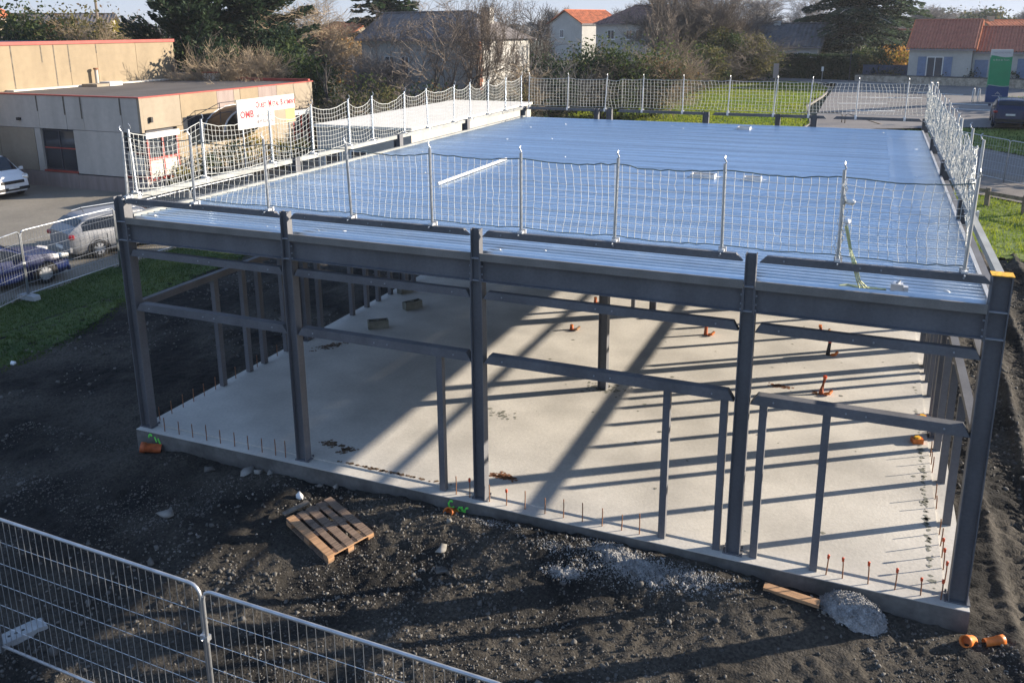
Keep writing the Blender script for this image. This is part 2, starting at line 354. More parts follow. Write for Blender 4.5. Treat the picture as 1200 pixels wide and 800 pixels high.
xs_ = [-3000, -200, -60, 0, 60, 200, 3000]; ys_ = [-400, -60, -12, 28, 75, 300, 4500]
V = [(x, y, gzf(y) - 0.30) for y in ys_ for x in xs_]
F = [(j * 7 + i, j * 7 + i + 1, j * 7 + i + 8, j * 7 + i + 7) for j in range(6) for i in range(6)]
tag(obj('ground', np_mesh('ground', V, F, 'field')), kind='structure')
grid_sheet('site_soil', -8.0, 18.6, -9.0, 21.5, 0.045, dirt_h, 'dirt')

def sheet(name, poly, mat, dz=0.0, kind='structure', parent=None, sub=1.5):
    """a flat sheet that follows the slope of the terrain: a polygon cut into strips along y"""
    ys = [p[1] for p in poly]; cuts = sorted(set([min(ys), max(ys)] + [y for y in (28.0, 75.0) if min(ys) < y < max(ys)]))
    import bmesh
    bm = bmesh.new(); bm.faces.new([bm.verts.new((p[0], p[1], 0)) for p in poly])
    for c in cuts[1:-1]:
        bmesh.ops.bisect_plane(bm, geom=bm.verts[:] + bm.edges[:] + bm.faces[:], plane_co=(0, c, 0), plane_no=(0, 1, 0))
    for v in bm.verts: v.co.z = gzf(v.co.y) + dz
    bmesh.ops.recalc_face_normals(bm, faces=bm.faces)
    me = bpy.data.meshes.new(name); bm.to_mesh(me); bm.free()
    if me.polygons and me.polygons[0].normal.z < 0: me.flip_normals()
    me.materials.append(MATS[mat]); o = obj(name, me, parent)
    return tag(o, kind=kind)

# left: lawn strip, car park and the yard before the workshop
LAWN_L = [(-10.35, -12), (-6.3, -12), (-5.7, 1.0), (-5.9, 3.0), (-7.0, 6.5), (-7.4, 12), (-7.6, 34), (-11.0, 34), (-10.6, 21.0)]
def lawn_h(X, Y): return gz(Y) - 0.02 + 0.10 * fan_noise(X + 60, Y + 60, 11, 0.35, 3)
def poly_mask(poly, X, Y):
    ins = np.zeros_like(X, bool); n = len(poly)
    for i in range(n):
        (x1, y1), (x2, y2) = poly[i], poly[(i + 1) % n]
        c = (y1 > Y) != (y2 > Y)
        with np.errstate(divide='ignore', invalid='ignore'):
            ins ^= c & (X < (x2 - x1) * (Y - y1) / (y2 - y1 + 1e-12) + x1)
    return ins
def lawn_sheet(name, poly, st, mat='lawn', hf=lawn_h, edge=0.5):
    x0, x1 = min(p[0] for p in poly) - edge, max(p[0] for p in poly) + edge; y0, y1 = min(p[1] for p in poly) - edge, max(p[1] for p in poly) + edge
    nx = int((x1 - x0) / st) + 1; ny = int((y1 - y0) / st) + 1
    X, Y = np.meshgrid(np.linspace(x0, x1, nx), np.linspace(y0, y1, ny))
    keep = poly_mask(poly, X + edge * 1.6 * fan_noise(X + 90, Y + 90, 13, 1.1, 3), Y + edge * 1.6 * fan_noise(X + 95, Y + 92, 14, 1.1, 3))
    V = np.stack([X, Y, hf(X, Y)], -1).reshape(-1, 3); i = (np.arange(ny - 1)[:, None] * nx + np.arange(nx - 1)[None])
    k = keep[:-1, :-1] & keep[1:, 1:] & keep[:-1, 1:] & keep[1:, :-1]
    F = np.stack([i, i + 1, i + nx + 1, i + nx], -1)[k]
    return tag(obj(name, np_mesh(name, V, F, mat, smooth=True)), kind='structure')
def blades(name, poly, n, seed, hmin, hmax, w, mat, hf=lawn_h):
    rg = np.random.default_rng(seed); x0, x1 = min(p[0] for p in poly), max(p[0] for p in poly); y0, y1 = min(p[1] for p in poly), max(p[1] for p in poly)
    P = np.stack([rg.uniform(x0, x1, n * 2), rg.uniform(y0, y1, n * 2)], 1)
    P = P[poly_mask(poly, P[:, 0] + 0.6 * (rg.random(len(P)) - 0.5), P[:, 1] + 0.6 * (rg.random(len(P)) - 0.5))][:n]
    dens = fan_noise(P[:, 0] + 50, P[:, 1] + 50, seed + 1, 0.8, 3) + 0.5
    P = P[rg.random(len(P)) < 0.35 + dens]
    m = len(P); a = rg.uniform(0, 2 * math.pi, m); h = rg.uniform(hmin, hmax, m) * (0.6 + 0.8 * fan_noise(P[:, 0] + 50, P[:, 1] + 50, seed + 2, 0.6, 2) + 0.4); z = hf(P[:, 0], P[:, 1])
    dx, dy = np.cos(a) * w / 2, np.sin(a) * w / 2; lx, ly = rg.normal(0, 0.35, m) * h, rg.normal(0, 0.35, m) * h
    V = np.stack([np.stack([P[:, 0] - dx, P[:, 1] - dy, z - 0.01], 1), np.stack([P[:, 0] + dx, P[:, 1] + dy, z - 0.01], 1), np.stack([P[:, 0] + lx, P[:, 1] + ly, z + h], 1)], 1).reshape(-1, 3)
    return tag(obj(name, np_mesh(name, V, np.arange(m * 3).reshape(-1, 3), mat)), kind='stuff')
lawn_sheet('lawn', LAWN_L, 0.16, mat='lawn_shaded', edge=0.5, hf=lambda X, Y: np.where(X > -8, np.maximum(lawn_h(X, Y), dirt_h(X, Y) + 0.012), lawn_h(X, Y)))
blades('grass', LAWN_L, 120000, 5, 0.02, 0.06, 0.022, 'grass_shaded', hf=lambda X, Y: np.where(X > -8, np.maximum(lawn_h(X, Y), dirt_h(X, Y) + 0.012), lawn_h(X, Y)))
sheet('car_park', [(-60, -12), (-10.3, -12), (-10.3, 40), (-60, 40)], 'asphalt', -0.05)
# right: sunlit verge, footpath, shaded verge, then the road and parking
VERGE_R = [(13.0, 22.5), (18.0, 20.2), (32, 17), (40, 24), (20.5, 28.6), (17.9, 31.0), (14, 33.5), (6, 33.5), (0, 27), (6, 24)]
lawn_sheet('verge', VERGE_R, 0.2, edge=0.6, hf=lambda X, Y: np.maximum(lawn_h(X, Y), np.where((Y < 21.5) & (X < 18.6), dirt_h(X, Y) + 0.012, -9)))
blades('grass', VERGE_R, 45000, 15, 0.05, 0.16, 0.05, 'grass_blade')
sheet('footpath', [(15.0, 33.0), (24, 26.5), (60, 18), (60, 26), (24, 33.0), (17.6, 36.6), (15.0, 38.2)], 'path', 0.01)
sheet('side_road', [(15.0, 38.2), (17.6, 36.6), (24, 33), (60, 26), (60, 36), (20.0, 40.8), (17.3, 43.6), (12, 48), (9, 48)], 'asphalt_road', 0.015)
VERGE_S = [(12.0, 47.5), (17.3, 43.6), (20.0, 40.8), (60, 36), (60, 52), (21, 50.6), (17.0, 49.8)]
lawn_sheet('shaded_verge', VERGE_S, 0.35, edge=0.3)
blades('grass', VERGE_S, 16000, 25, 0.05, 0.14, 0.07, 'grass_shaded')
sheet('parking_bay', [(8.3, 46.5), (11, 45.8), (12, 48), (17.0, 49.8), (21, 50.6), (60, 52), (60, 71.5), (24, 68.4), (8.8, 71.8), (8.8, 68), (8.6, 63)], 'asphalt_road', 0.012)
sheet('road', [(-40, 79), (0.5, 75.4), (10, 73.9), (17, 71.3), (60, 68.0), (60, 63.0), (24, 68.4), (8.8, 71.8), (0.5, 73.2), (-40, 76.5)], 'asphalt_road', 0.02)
LAWN_B = [(-16, 40), (-2, 37), (5.4, 40.5), (7.3, 45), (8.1, 49.5), (7.2, 57.5), (8.0, 63), (8.3, 68), (7.0, 71.7), (2.0, 72.2), (-6, 72), (-16, 66)]
lawn_sheet('back_lawn', LAWN_B, 0.4, edge=0.35)
blades('grass', LAWN_B, 80000, 35, 0.05, 0.16, 0.10, 'grass_blade')
STRIP = [(21.4, 64.5), (60, 62.5), (60, 60.5), (21.4, 62.6)]
lawn_sheet('verge_strip', STRIP, 0.4, edge=0.2, hf=lambda X, Y: gz(Y) + 0.05)
blades('grass', STRIP, 5000, 45, 0.05, 0.16, 0.09, 'grass_blade', hf=lambda X, Y: gz(Y) + 0.05)
# kerbs round the back lawn and painted bay lines
kb = MB(); ring = [(5.6, 41), (7.5, 45), (8.3, 49.5), (7.45, 57.5), (8.2, 63), (8.55, 68), (7.2, 71.95), (2.0, 72.45)]
for a, b in zip(ring[:-1], ring[1:]):
    d = Vector((b[0] - a[0], b[1] - a[1], 0)); n = Vector((d.y, -d.x, 0)).normalized() * 0.06; q = len(kb.v)
    vs = []
    for p in (a, b):
        for s, z in ((-1, -0.1), (1, -0.1), (1, 0.03), (-1, 0.03)): vs.append((p[0] + n.x * s, p[1] + n.y * s, gzf(p[1]) + z))
    kb.add(vs, [(0, 1, 5, 4), (1, 2, 6, 5), (2, 3, 7, 6), (3, 0, 4, 7), (0, 3, 2, 1), (4, 5, 6, 7)])
tag(kb.build('kerb', 'kerb'), kind='structure')
for (a, b) in [((9.5, 59.0), (13.0, 59.6)), ((10.0, 62.5), (15.5, 63.2)), ((16.5, 60.5), (21.0, 60.0)), ((17.0, 57.8), (20.5, 57.4)), ((9.4, 66.0), (13.8, 67.0)), ((15.2, 66.2), (18.5, 65.4)), ((10.3, 55.5), (13.5, 55.9))]:
    d = Vector((b[0] - a[0], b[1] - a[1])).normalized(); n = (-d.y * 0.12, d.x * 0.12)
    sheet('bay_line', [(a[0] - n[0], a[1] - n[1]), (b[0] - n[0], b[1] - n[1]), (b[0] + n[0], b[1] + n[1]), (a[0] + n[0], a[1] + n[1])], 'road_paint', 0.022)

# loose stones: a mass nobody could count
def stone_shape(rg, n):
    ph = (1 + 5 ** 0.5) / 2
    v = np.array([(-1, ph, 0), (1, ph, 0), (-1, -ph, 0), (1, -ph, 0), (0, -1, ph), (0, 1, ph), (0, -1, -ph), (0, 1, -ph), (ph, 0, -1), (ph, 0, 1), (-ph, 0, -1), (-ph, 0, 1)]) / 1.9
    f = np.array([(0, 11, 5), (0, 5, 1), (0, 1, 7), (0, 7, 10), (0, 10, 11), (1, 5, 9), (5, 11, 4), (11, 10, 2), (10, 7, 6), (7, 1, 8), (3, 9, 4), (3, 4, 2), (3, 2, 6), (3, 6, 8), (3, 8, 9), (4, 9, 5), (2, 4, 11), (6, 2, 10), (8, 6, 7), (9, 8, 1)])
    V = v[None] * (1 + rg.normal(0, 0.22, (n, 12, 1))) * rg.uniform(0.55, 1.25, (n, 1, 3))
    a = rg.uniform(0, 6.283, n); c, s = np.cos(a)[:, None], np.sin(a)[:, None]
    V = np.stack([V[..., 0] * c - V[..., 1] * s, V[..., 0] * s + V[..., 1] * c, V[..., 2]], -1)
    return V, f
def stones(name, P, S, mat, seed, hf=dirt_h, sink=0.25):
    rg = np.random.default_rng(seed); n = len(P); V, f = stone_shape(rg, n)
    V = V * S[:, None, None]; V[..., 0] += P[:, 0:1]; V[..., 1] += P[:, 1:2]; V[..., 2] += (hf(P[:, 0], P[:, 1]) + S * sink)[:, None]
    F = (np.arange(n)[:, None, None] * 12 + f[None]).reshape(-1, 3)
    return tag(obj(name, np_mesh(name, V.reshape(-1, 3), F, mat)), kind='stuff')
rg = np.random.default_rng(77)
def scatter(n, x0, x1, y0, y1, seed, thr=0.0, sc=0.5):
    P = np.stack([rg.uniform(x0, x1, n), rg.uniform(y0, y1, n)], 1)
    d = fan_noise(P[:, 0] + 70, P[:, 1] + 70, seed, sc, 3)
    P = P[d + 0.10 * (rg.random(n) - 0.5) > thr]
    ok = ~((P[:, 0] > -0.3) & (P[:, 0] < 13.95) & (P[:, 1] > -0.20) & (P[:, 1] < 19.3))
    return P[ok]
P = scatter(60000, -3, 15.5, -8.5, -0.1, 61, -0.06); stones('gravel', P, np.exp(rg.normal(-4.8, 0.5, len(P))), 'stone', 1)
P = scatter(2200, -2, 14.5, -7.5, -0.1, 63, 0.08, 0.7); stones('gravel', P, np.exp(rg.normal(-4.15, 0.4, len(P))), 'stone', 2)
P = scatter(1200, -2, 14.5, -7.5, -0.1, 65, 0.10, 0.6); stones('gravel', P, np.exp(rg.normal(-4.4, 0.42, len(P))), 'stone_pale', 3)
P = scatter(2600, -6.5, -0.3, -3, 12, 66, 0.05, 0.6); stones('gravel', P, np.exp(rg.normal(-3.9, 0.45, len(P))), 'stone', 4)
P = scatter(9000, 13.9, 18.3, -6, 20, 67, 0.0, 0.6); stones('gravel', P, np.exp(rg.normal(-4.0, 0.45, len(P))), 'stone', 5)
# lime spilt in front of the slab, and clods
def cl(cx, cy, sx, sy, n, a=0.0):
    q = rg.normal(0, 1, (n, 2)) * (sx, sy); c, s = math.cos(a), math.sin(a)
    return np.stack([cx + q[:, 0] * c - q[:, 1] * s, cy + q[:, 0] * s + q[:, 1] * c], 1)
P = np.concatenate([cl(9.4, -0.55, 0.30, 0.11, 9000, -0.3), cl(8.62, -0.98, 0.12, 0.05, 1800), cl(9.0, -0.8, 0.3, 0.10, 900), cl(10.2, -0.6, 0.35, 0.12, 3000), cl(8.3, -0.6, 0.25, 0.07, 600), cl(7.2, -0.33, 0.25, 0.06, 500)])
P = P[P[:, 1] < -0.16]; stones('lime_rubble', P, np.exp(rg.normal(-5.2, 0.5, len(P))), 'lime', 7, sink=0.15)
P = np.concatenate([cl(3.2, -2.6, 0.8, 0.4, 260), cl(4.6, -2.7, 0.6, 0.2, 220), cl(2.6, -1.6, 0.35, 0.3, 70), cl(7.0, -1.5, 0.35, 0.15, 90)])
P = P[P[:, 1] < -0.16]; stones('rubble', P, np.exp(rg.normal(-4.15, 0.42, len(P))), 'stone', 8)
P = cl(3.4, -4.3, 0.9, 0.8, 260); stones('rubble', P, np.exp(rg.normal(-3.9, 0.4, len(P))), 'stone', 9)
P = cl(12.35, -0.42, 0.3, 0.12, 260); P = P[P[:, 1] < -0.14]; stones('gravel', P, np.exp(rg.normal(-4.4, 0.4, len(P))), 'stone', 10)
# the few stones that stand out
def stone(x, y, s, mat, label, seed):
    r2 = np.random.default_rng(seed); V, f = stone_shape(r2, 1); V = (V[0] + r2.normal(0, 0.24, (12, 3))) * (s, s, s * 0.65)
    o = obj('stone', np_mesh('stone', V, f, mat), loc=(x, y, float(dirt_h(np.array([x]), np.array([y]))[0]) + s * 0.3))
    return tag(o, label, 'stone', 'loose stones on the building site')
for i, (x, y, s, mt, lb) in enumerate([
    (2.49, -0.22, 0.13, 'stone_pale', 'largest pale flat stone lying in shade before the second column'), (2.70, -0.16, 0.10, 'stone_pale', 'pale stone right beside the largest flat stone near the second column'),
    (2.93, -0.15, 0.08, 'stone_pale', 'smallest of three pale stones below the second column'), (1.85, -0.42, 0.10, 'stone', 'grey stone alone in the shade left of the three pale stones'),
    (3.92, -0.66, 0.10, 'white_bit', 'bright cream stone in sunlight above the wooden pallet'), (4.0, -0.2, 0.07, 'stone_pale', 'left one of two pale stones at the edge of the slab shadow'),
    (4.3, -0.2, 0.08, 'stone_pale', 'right one of two pale stones at the edge of the slab shadow'), (6.6, -0.55, 0.07, 'stone_pale', 'pale stone right of the orange pipe end'),
    (6.75, -1.1, 0.09, 'stone_pale', 'pale stone in sun to the right of the pallet'), (6.95, -1.5, 0.08, 'stone', 'grey stone in sun farther right of the pallet'),
    (9.0, -3.0, 0.08, 'stone_pale', 'pale stone on sunlit soil near the bottom centre'), (14.6, 0.75, 0.09, 'white_bit', 'white stone on muddy tracks right of the corner column'),
    (-6.0, 1.9, 0.09, 'white_bit', 'white stone at the edge of the lawn on the left'), (2.3, -1.9, 0.11, 'stone_pale', 'pale stone in the sunlit rubble left of the pallet')]):
    stone(x, y, s, mt, lb, 300 + i)

# ------------------------------------------------------------------ the steel building under construction
W, D = 13.62, 19.05
XC = [0.0, 3.49, 6.86, 10.77, 13.62]; YC = [5.02, 9.7, 14.0]
bld = thing('steel_building', 'dark grey steel frame building with bare concrete slab and blue metal roof deck', 'building', (0, 0, 0))
m = MB(); m.box(-0.12 + 0.26, W + 0.12 - 0.26, 0.16, D - 0.1, -0.5, 0.0)
slab = m.build('slab', 'slab', bld)
m = MB()
x0, x1, y0, y1 = -0.14, W + 0.14, -0.10, D + 0.16
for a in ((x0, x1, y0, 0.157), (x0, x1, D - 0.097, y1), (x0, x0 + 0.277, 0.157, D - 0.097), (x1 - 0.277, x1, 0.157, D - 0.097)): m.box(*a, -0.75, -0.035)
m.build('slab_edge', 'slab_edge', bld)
m = MB()
for a in ((x0 + 0.002, x1 - 0.002, y0 + 0.002, 0.157), (x0 + 0.002, x1 - 0.002, D - 0.097, y1), (x0 + 0.002, x0 + 0.277, 0.158, D - 0.098), (x1 - 0.277, x1 - 0.002, 0.158, D - 0.098)): m.box(*a, -0.034, -0.022)
m.build('slab_rim', 'slab', bld)
def strokes(pts_list, y, parent):
    for pts in pts_list:
        t = MB(); t.tube([(p[0], y, p[1]) for p in pts], 0.016, 5); t.build('spray_mark', 'spray', parent)
def arc(cx, cz, rx, rz, a0, a1, n=9): return [(cx + rx * math.cos(R(a0 + (a1 - a0) * i / (n - 1))), cz + rz * math.sin(R(a0 + (a1 - a0) * i / (n - 1)))) for i in range(n)]
strokes([arc(6.42, -0.13, 0.05, 0.06, 60, 330), arc(6.57, -0.19, 0.035, 0.04, 0, 330), arc(6.70, -0.20, 0.045, 0.065, 70, 300), [(6.60, -0.13), (6.63, -0.22)]], -0.105, slab)
strokes([arc(0.20, -0.12, 0.035, 0.05, 20, 200), [(0.30, -0.1), (0.34, -0.2)], [(0.38, -0.12), (0.43, -0.24)]], -0.105, slab)

def column(x, ya, yb, ztop, name='column', h=0.2, rot=False):
    m = MB(); m.hsec(x, ya, yb, -0.02 if not rot else 0, ztop, h)
    c = m.build(name, 'steel', bld)
    p = MB(); p.box(x - h / 2 - 0.04, x + h / 2 + 0.04, ya - 0.03 if ya > 0.02 else ya + 0.002, yb + 0.05, -0.021, -0.004)
    for sx in (-1, 1):
        p.box(x + sx * (h / 2 + 0.018) - 0.012, x + sx * (h / 2 + 0.018) + 0.012, yb + 0.015, yb + 0.038, -0.004, 0.035)
    p.build('base_plate', 'steel', c)
    return c
cols = []
for x in XC:
    if x in (XC[0], XC[-1]): cols.append(column(x, 0.0, 0.18, 4.36, h=0.22))
    else:
        cols.append(column(x, 0.0, 0.165, 3.565, h=0.19))
        m = MB(); m.hsec(x, 0.0, 0.125, 3.566, 4.36, 0.14); m.build('parapet_stub', 'steel', bld)
# stiffener plates across the pockets where the beam meets the columns
for c, x in zip(cols, XC):
    hh = 0.096 if x in (XC[0], XC[-1]) else 0.056
    for z in (3.585, 3.92):
        s = MB(); s.box(x - hh, x + hh, 0.002, 0.056, z - 0.006, z + 0.006); s.build('stiffener', 'steel_mark', c)
m = MB(); m.box(W - 0.12, W + 0.12, -0.01, 0.19, 4.362, 4.372)
capm = m.build('cap_plate', 'yellow', cols[-1])
for y in YC:
    for x in (0.0, W):
        column(x + (0.0 if x == 0 else 0.0), y - 0.09, y + 0.09, 4.36)
for x in (0.0, 3.32, 6.76, 10.28, W): column(x, D - 0.18, D, 4.36)
for x, dx in ((2.84, 0.0), (9.14, 0.0)):
    m = MB(); m.hsec(x, D - 0.18, D, 3.95, 4.36, 0.16); m.build('parapet_stub', 'steel', bld)
column(7.42, 4.75, 4.93, 3.57, h=0.18)
column(7.22, 9.9, 10.06, 3.57, h=0.16)
m = MB(); m.box(6.59, 6.69, 10.16, 10.26, 0.002, 2.3); m.build('prop', 'steel', bld)
def ibeam(axis, a0, a1, c, z0, z1, fw=0.17, t=0.013, name='beam'):
    m = MB()
    if axis == 'x':
        m.box(a0, a1, c - fw / 2, c + fw / 2, z0, z0 + t); m.box(a0, a1, c - fw / 2, c + fw / 2, z1 - t, z1); m.box(a0, a1, c - 0.006, c + 0.006, z0 + t, z1 - t)
    else:
        m.box(c - fw / 2, c + fw / 2, a0, a1, z0, z0 + t); m.box(c - fw / 2, c + fw / 2, a0, a1, z1 - t, z1); m.box(c - 0.006, c + 0.006, a0, a1, z0 + t, z1 - t)
    return m.build(name, 'steel', bld)
for a, b in zip(XC[:-1], XC[1:]):
    ibeam('x', a + (0.127 if a == 0 else 0.087), b - (0.127 if b == XC[-1] else 0.087), 0.09, 3.57, 3.93); ibeam('x', a + 0.1, b - 0.1, D - 0.09, 3.57, 3.93)
ya = [0.18] + [y + 0.09 for y in YC]; yb = [y - 0.09 for y in YC] + [D - 0.18]
for a, b in zip(ya, yb):
    ibeam('y', a, b, 0.0, 3.60, 3.93); ibeam('y', a, b, W, 3.43, 3.93)
for y in YC: ibeam('x', 0.1, W - 0.1, y, 3.55, 3.93, 0.15)
for x in XC:
    for sx in (-1, 1):
        hh = (0.112 if x in (XC[0], XC[-1]) else 0.072)
        if (x == XC[0] and sx < 0) or (x == XC[-1] and sx > 0): continue
        m = MB(); xa = x + sx * hh; xb = x + sx * (hh + 0.014); m.box(min(xa, xb), max(xa, xb), -0.002, 0.19, 3.545, 3.885)
        ep = m.build('end_plate', 'steel', bld)
        for z in (3.60, 3.68, 3.80):
            m = MB(); m.tube([(xb, 0.03, z), (xb + sx * 0.02, 0.03, z)], 0.014, 6); m.build('bolt', 'steel_mark', ep)
# parapet rails: channels with mitred ends
def channel_x(a0, a1, y0, y1, z0, z1, cut=0.08, name='rail', mat='steel'):
    m = MB(); vs = [(a0 + cut, y0, z1), (a1 - cut, y0, z1), (a1, y0, z0), (a0, y0, z0), (a0 + cut, y1, z1), (a1 - cut, y1, z1), (a1, y1, z0), (a0, y1, z0)]
    m.add(vs, [(0, 1, 2, 3), (7, 6, 5, 4), (0, 4, 5, 1), (1, 5, 6, 2), (2, 6, 7, 3), (3, 7, 4, 0)])
    r = m.build(name, mat, bld)
    k = MB()
    for xx in (a0 + 0.3, a1 - 0.3, (a0 + a1) / 2 - 0.12, (a0 + a1) / 2 + 0.12): k.tube([(xx, y0 - 0.012, (z0 + z1) / 2), (xx, y0 + 0.002, (z0 + z1) / 2)], 0.012, 6)
    k.build('bolt', 'steel_mark', r)
    return r
def channel_y(a0, a1, x0, x1, z0, z1, name='rail', mat='steel'):
    m = MB(); m.box(x0, x1, a0, a1, z0, z1); return m.build(name, mat, bld)
for a, b in zip(XC[:-1], XC[1:]):
    channel_x(a + 0.105, b - 0.105, 0.02, 0.09, 4.25, 4.345, 0.09, 'parapet_rail')
    channel_x(a + 0.105, b - 0.105, D - 0.09, D - 0.02, 4.25, 4.345, 0.09, 'parapet_rail')
    channel_x(a + 0.105, b - 0.105, 0.03, 0.13, 3.30, 3.42, 0.07)
    channel_x(a + 0.105, b - 0.105, 0.02, 0.16, 2.29, 2.43, 0.09)
for a, b in zip(ya, yb):
    channel_y(a + 0.01, b - 0.01, -0.05, 0.04, 4.25, 4.345, 'parapet_rail', 'galv_dull')
    channel_y(a + 0.01, b - 0.01, W - 0.045, W + 0.045, 4.25, 4.345, 'parapet_rail', 'galv_dull')
    channel_y(a + 0.004, b - 0.004, W - 0.05, W + 0.05, 3.06, 3.12); channel_y(a + 0.004, b - 0.004, W - 0.05, W + 0.07, 2.10, 2.19)
channel_y(0.182, 4.93, -0.05, 0.07, 2.29, 2.42); channel_y(5.11, 9.6, -0.05, 0.07, 3.3, 3.42)
for a, b in zip(ya[2:], yb[2:]): channel_y(a, b, -0.05, 0.07, 2.29, 2.42)
# studs between slab and rail
def stud(x0, x1, y0, y1, z0, z1):
    m = MB(); m.box(x0, x1, y0, y1, z0, z1); return m.build('stud', 'steel', bld)
for x in (6.19, 9.75, 10.535, 11.05, 11.85): stud(x - 0.05, x + 0.05, 0.04, 0.14, -0.021, 2.288)
for y in (2.12, 2.95, 3.45, 4.25): stud(-0.045, 0.055, y - 0.06, y + 0.06, -0.021, 2.288)
for y in (5.6, 7.0, 7.7, 8.28, 8.93): stud(-0.045, 0.055, y - 0.06, y + 0.06, -0.021, 3.298)
for y in (10.25, 11.4, 12.6, 15.2, 16.4, 17.6): stud(-0.045, 0.055, y - 0.06, y + 0.06, -0.021, 2.288 if y > 14 else 3.58)
for y in (2.0, 3.3, 4.5, 6.0, 6.94, 7.73, 8.2, 10.05, 11.2, 12.6, 15.2, 16.4, 17.8): stud(W - 0.06, W + 0.05, y - 0.045, y + 0.045, -0.021, 2.047)
stud(W - 0.06, W + 0.05, 8.5, 8.72, -0.021, 2.047)
# roof deck: ribbed sheets laid across, a main run and a short end run
PITCH = 0.15
def deck_mesh(name, xa, xb, ribs, mat):
    prof = []
    for i in range(ribs):
        y = i * PITCH; prof += [(y, 0.0), (y + 0.060, 0.0), (y + 0.080, 0.055), (y + 0.130, 0.055)]
    prof.append((ribs * PITCH, 0.0))
    vs = [(x, y, z) for (y, z) in prof for x in (xa, xb)]; m = MB()
    m.add(vs, [(2 * i, 2 * i + 1, 2 * i + 3, 2 * i + 2) for i in range(len(prof) - 1)])
    m.add([(x, y, z - 0.004) for (x, y, z) in vs], [(2 * i + 2, 2 * i + 3, 2 * i + 1, 2 * i) for i in range(len(prof) - 1)])
    me = bpy.data.meshes.new(name); me.from_pydata(m.v, [], m.f); me.materials.append(MATS[mat]); return me
dm = deck_mesh('roof_sheet', 0.12, 12.55, 6, 'deck'); de = deck_mesh('roof_sheet_end', 12.50, W - 0.10, 6, 'deck_end')
rr = random.Random(4)
for i in range(20):
    y = 0.14 + i * 0.9
    for me, dz in ((dm, 0.0), (de, 0.006)):
        o = obj('roof_sheet', me, bld, (rr.uniform(-0.012, 0.012), y + (0.003 if dz else 0), 3.936 + dz + (i % 2) * 0.0), (rr.uniform(-0.0012, 0.0012), rr.uniform(-0.0005, 0.0005), 0))
for a, b in zip(XC[:-1], XC[1:]):
    m = MB(); m.box(a + (0.115 if a == 0 else 0.075), b - (0.115 if b == XC[-1] else 0.075), -0.004, 0.022, 3.89, 4.005); m.build('edge_trim', 'trim_grey', bld)
d3 = deck_mesh('roof_sheet_last', 0.12, W - 0.1, 4, 'deck'); obj('roof_sheet', d3, bld, (0, 18.19, 3.938))
# flashings beside the deck
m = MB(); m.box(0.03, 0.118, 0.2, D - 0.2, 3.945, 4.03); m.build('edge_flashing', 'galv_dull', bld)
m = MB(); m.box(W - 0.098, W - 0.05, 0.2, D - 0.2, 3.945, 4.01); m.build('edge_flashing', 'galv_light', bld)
# starter bars along the slab edge, with orange caps on the sunny side
rod = MB(); rod.tube([(0, 0, -0.05), (0.004, 0, 0.2), (0.0, 0.004, 0.30)], 0.009, 5); rodm = rod.mesh('starter_bar', 'rust')
cap = MB(); cap.tube([(0, 0, 0.27), (0, 0, 0.325), (0, 0, 0.335)], [0.018, 0.02, 0.006], 6); capme = cap.mesh('bar_cap', 'cap_red')
def bar(x, y, s=1.0, capped=False, tilt=0.0):
    o = obj('starter_bar', rodm, bld, (x, y, -0.022), (tilt, tilt * 0.6, 0)); o.scale = (1, 1, s)
    if capped: obj('bar_cap', capme, o)
for x in (0.44, 0.78, 1.10, 1.42, 1.73, 2.05, 2.35, 2.65, 2.94, 3.15): bar(x, 0.02, rr.uniform(0.85, 1.05), False, rr.uniform(-0.05, 0.05))
for i, x in enumerate((6.44, 6.68, 7.02, 7.31, 7.62, 7.95, 8.25, 8.55, 8.86, 9.16, 9.43)): bar(x, 0.03, rr.uniform(0.8, 1.1), i in (1, 3), rr.uniform(-0.06, 0.06))
for x in (12.02, 12.23, 12.55, 12.88, 13.19, 13.43): bar(x, 0.03, rr.uniform(0.75, 1.0), True, rr.uniform(-0.08, 0.08))
for y in (0.35, 0.66, 0.96, 1.25, 1.55, 1.88, 2.5, 3.2, 3.9, 4.6): bar(0.0, y, 0.9, False, rr.uniform(-0.05, 0.05))
for y in (0.45, 0.75, 1.05, 1.35, 1.65, 2.4, 2.7, 3.6, 3.9, 4.2): bar(13.5, y, rr.uniform(0.7, 1.0), y < 1.2, rr.uniform(-0.08, 0.08))
# dirt marks on the slab
def splat(x, y, sx, sy, n, mat, ang=0.0):
    q = rg.normal(0, 1, (n, 2)) * (sx, sy); c, s = math.cos(ang), math.sin(ang); m = MB()
    for k in range(n):
        if not (0.2 < x + q[k, 0] * c - q[k, 1] * s < 13.4 and 0.19 < y + q[k, 0] * s + q[k, 1] * c < 18.5): continue
        px, py = x + q[k, 0] * c - q[k, 1] * s, y + q[k, 0] * s + q[k, 1] * c; e = abs(rg.normal(0.02, 0.012)) + 0.004; a0 = rg.uniform(0, 6)
        m.add([(px + e * math.cos(a0 + t * 1.257) * (1.4 if t % 2 else 0.8), py + e * math.sin(a0 + t * 1.257), 0.0015 + 0.0012 * (k % 3)) for t in range(5)], [(0, 1, 2, 3, 4)])
    tag(m.build('soil_crumbs', mat, slab), kind='stuff')
splat(0.84, 4.87, 0.22, 0.07, 120, 'stain', 1.0); splat(3.62, 0.70, 0.08, 0.05, 60, 'stain'); splat(3.99, 0.61, 0.10, 0.05, 60, 'stain', 0.6)
splat(6.0, 2.97, 0.18, 0.10, 40, 'block'); splat(10.75, 6.29, 0.10, 0.05, 90, 'rust'); splat(6.95, 0.79, 0.11, 0.045, 110, 'rust')
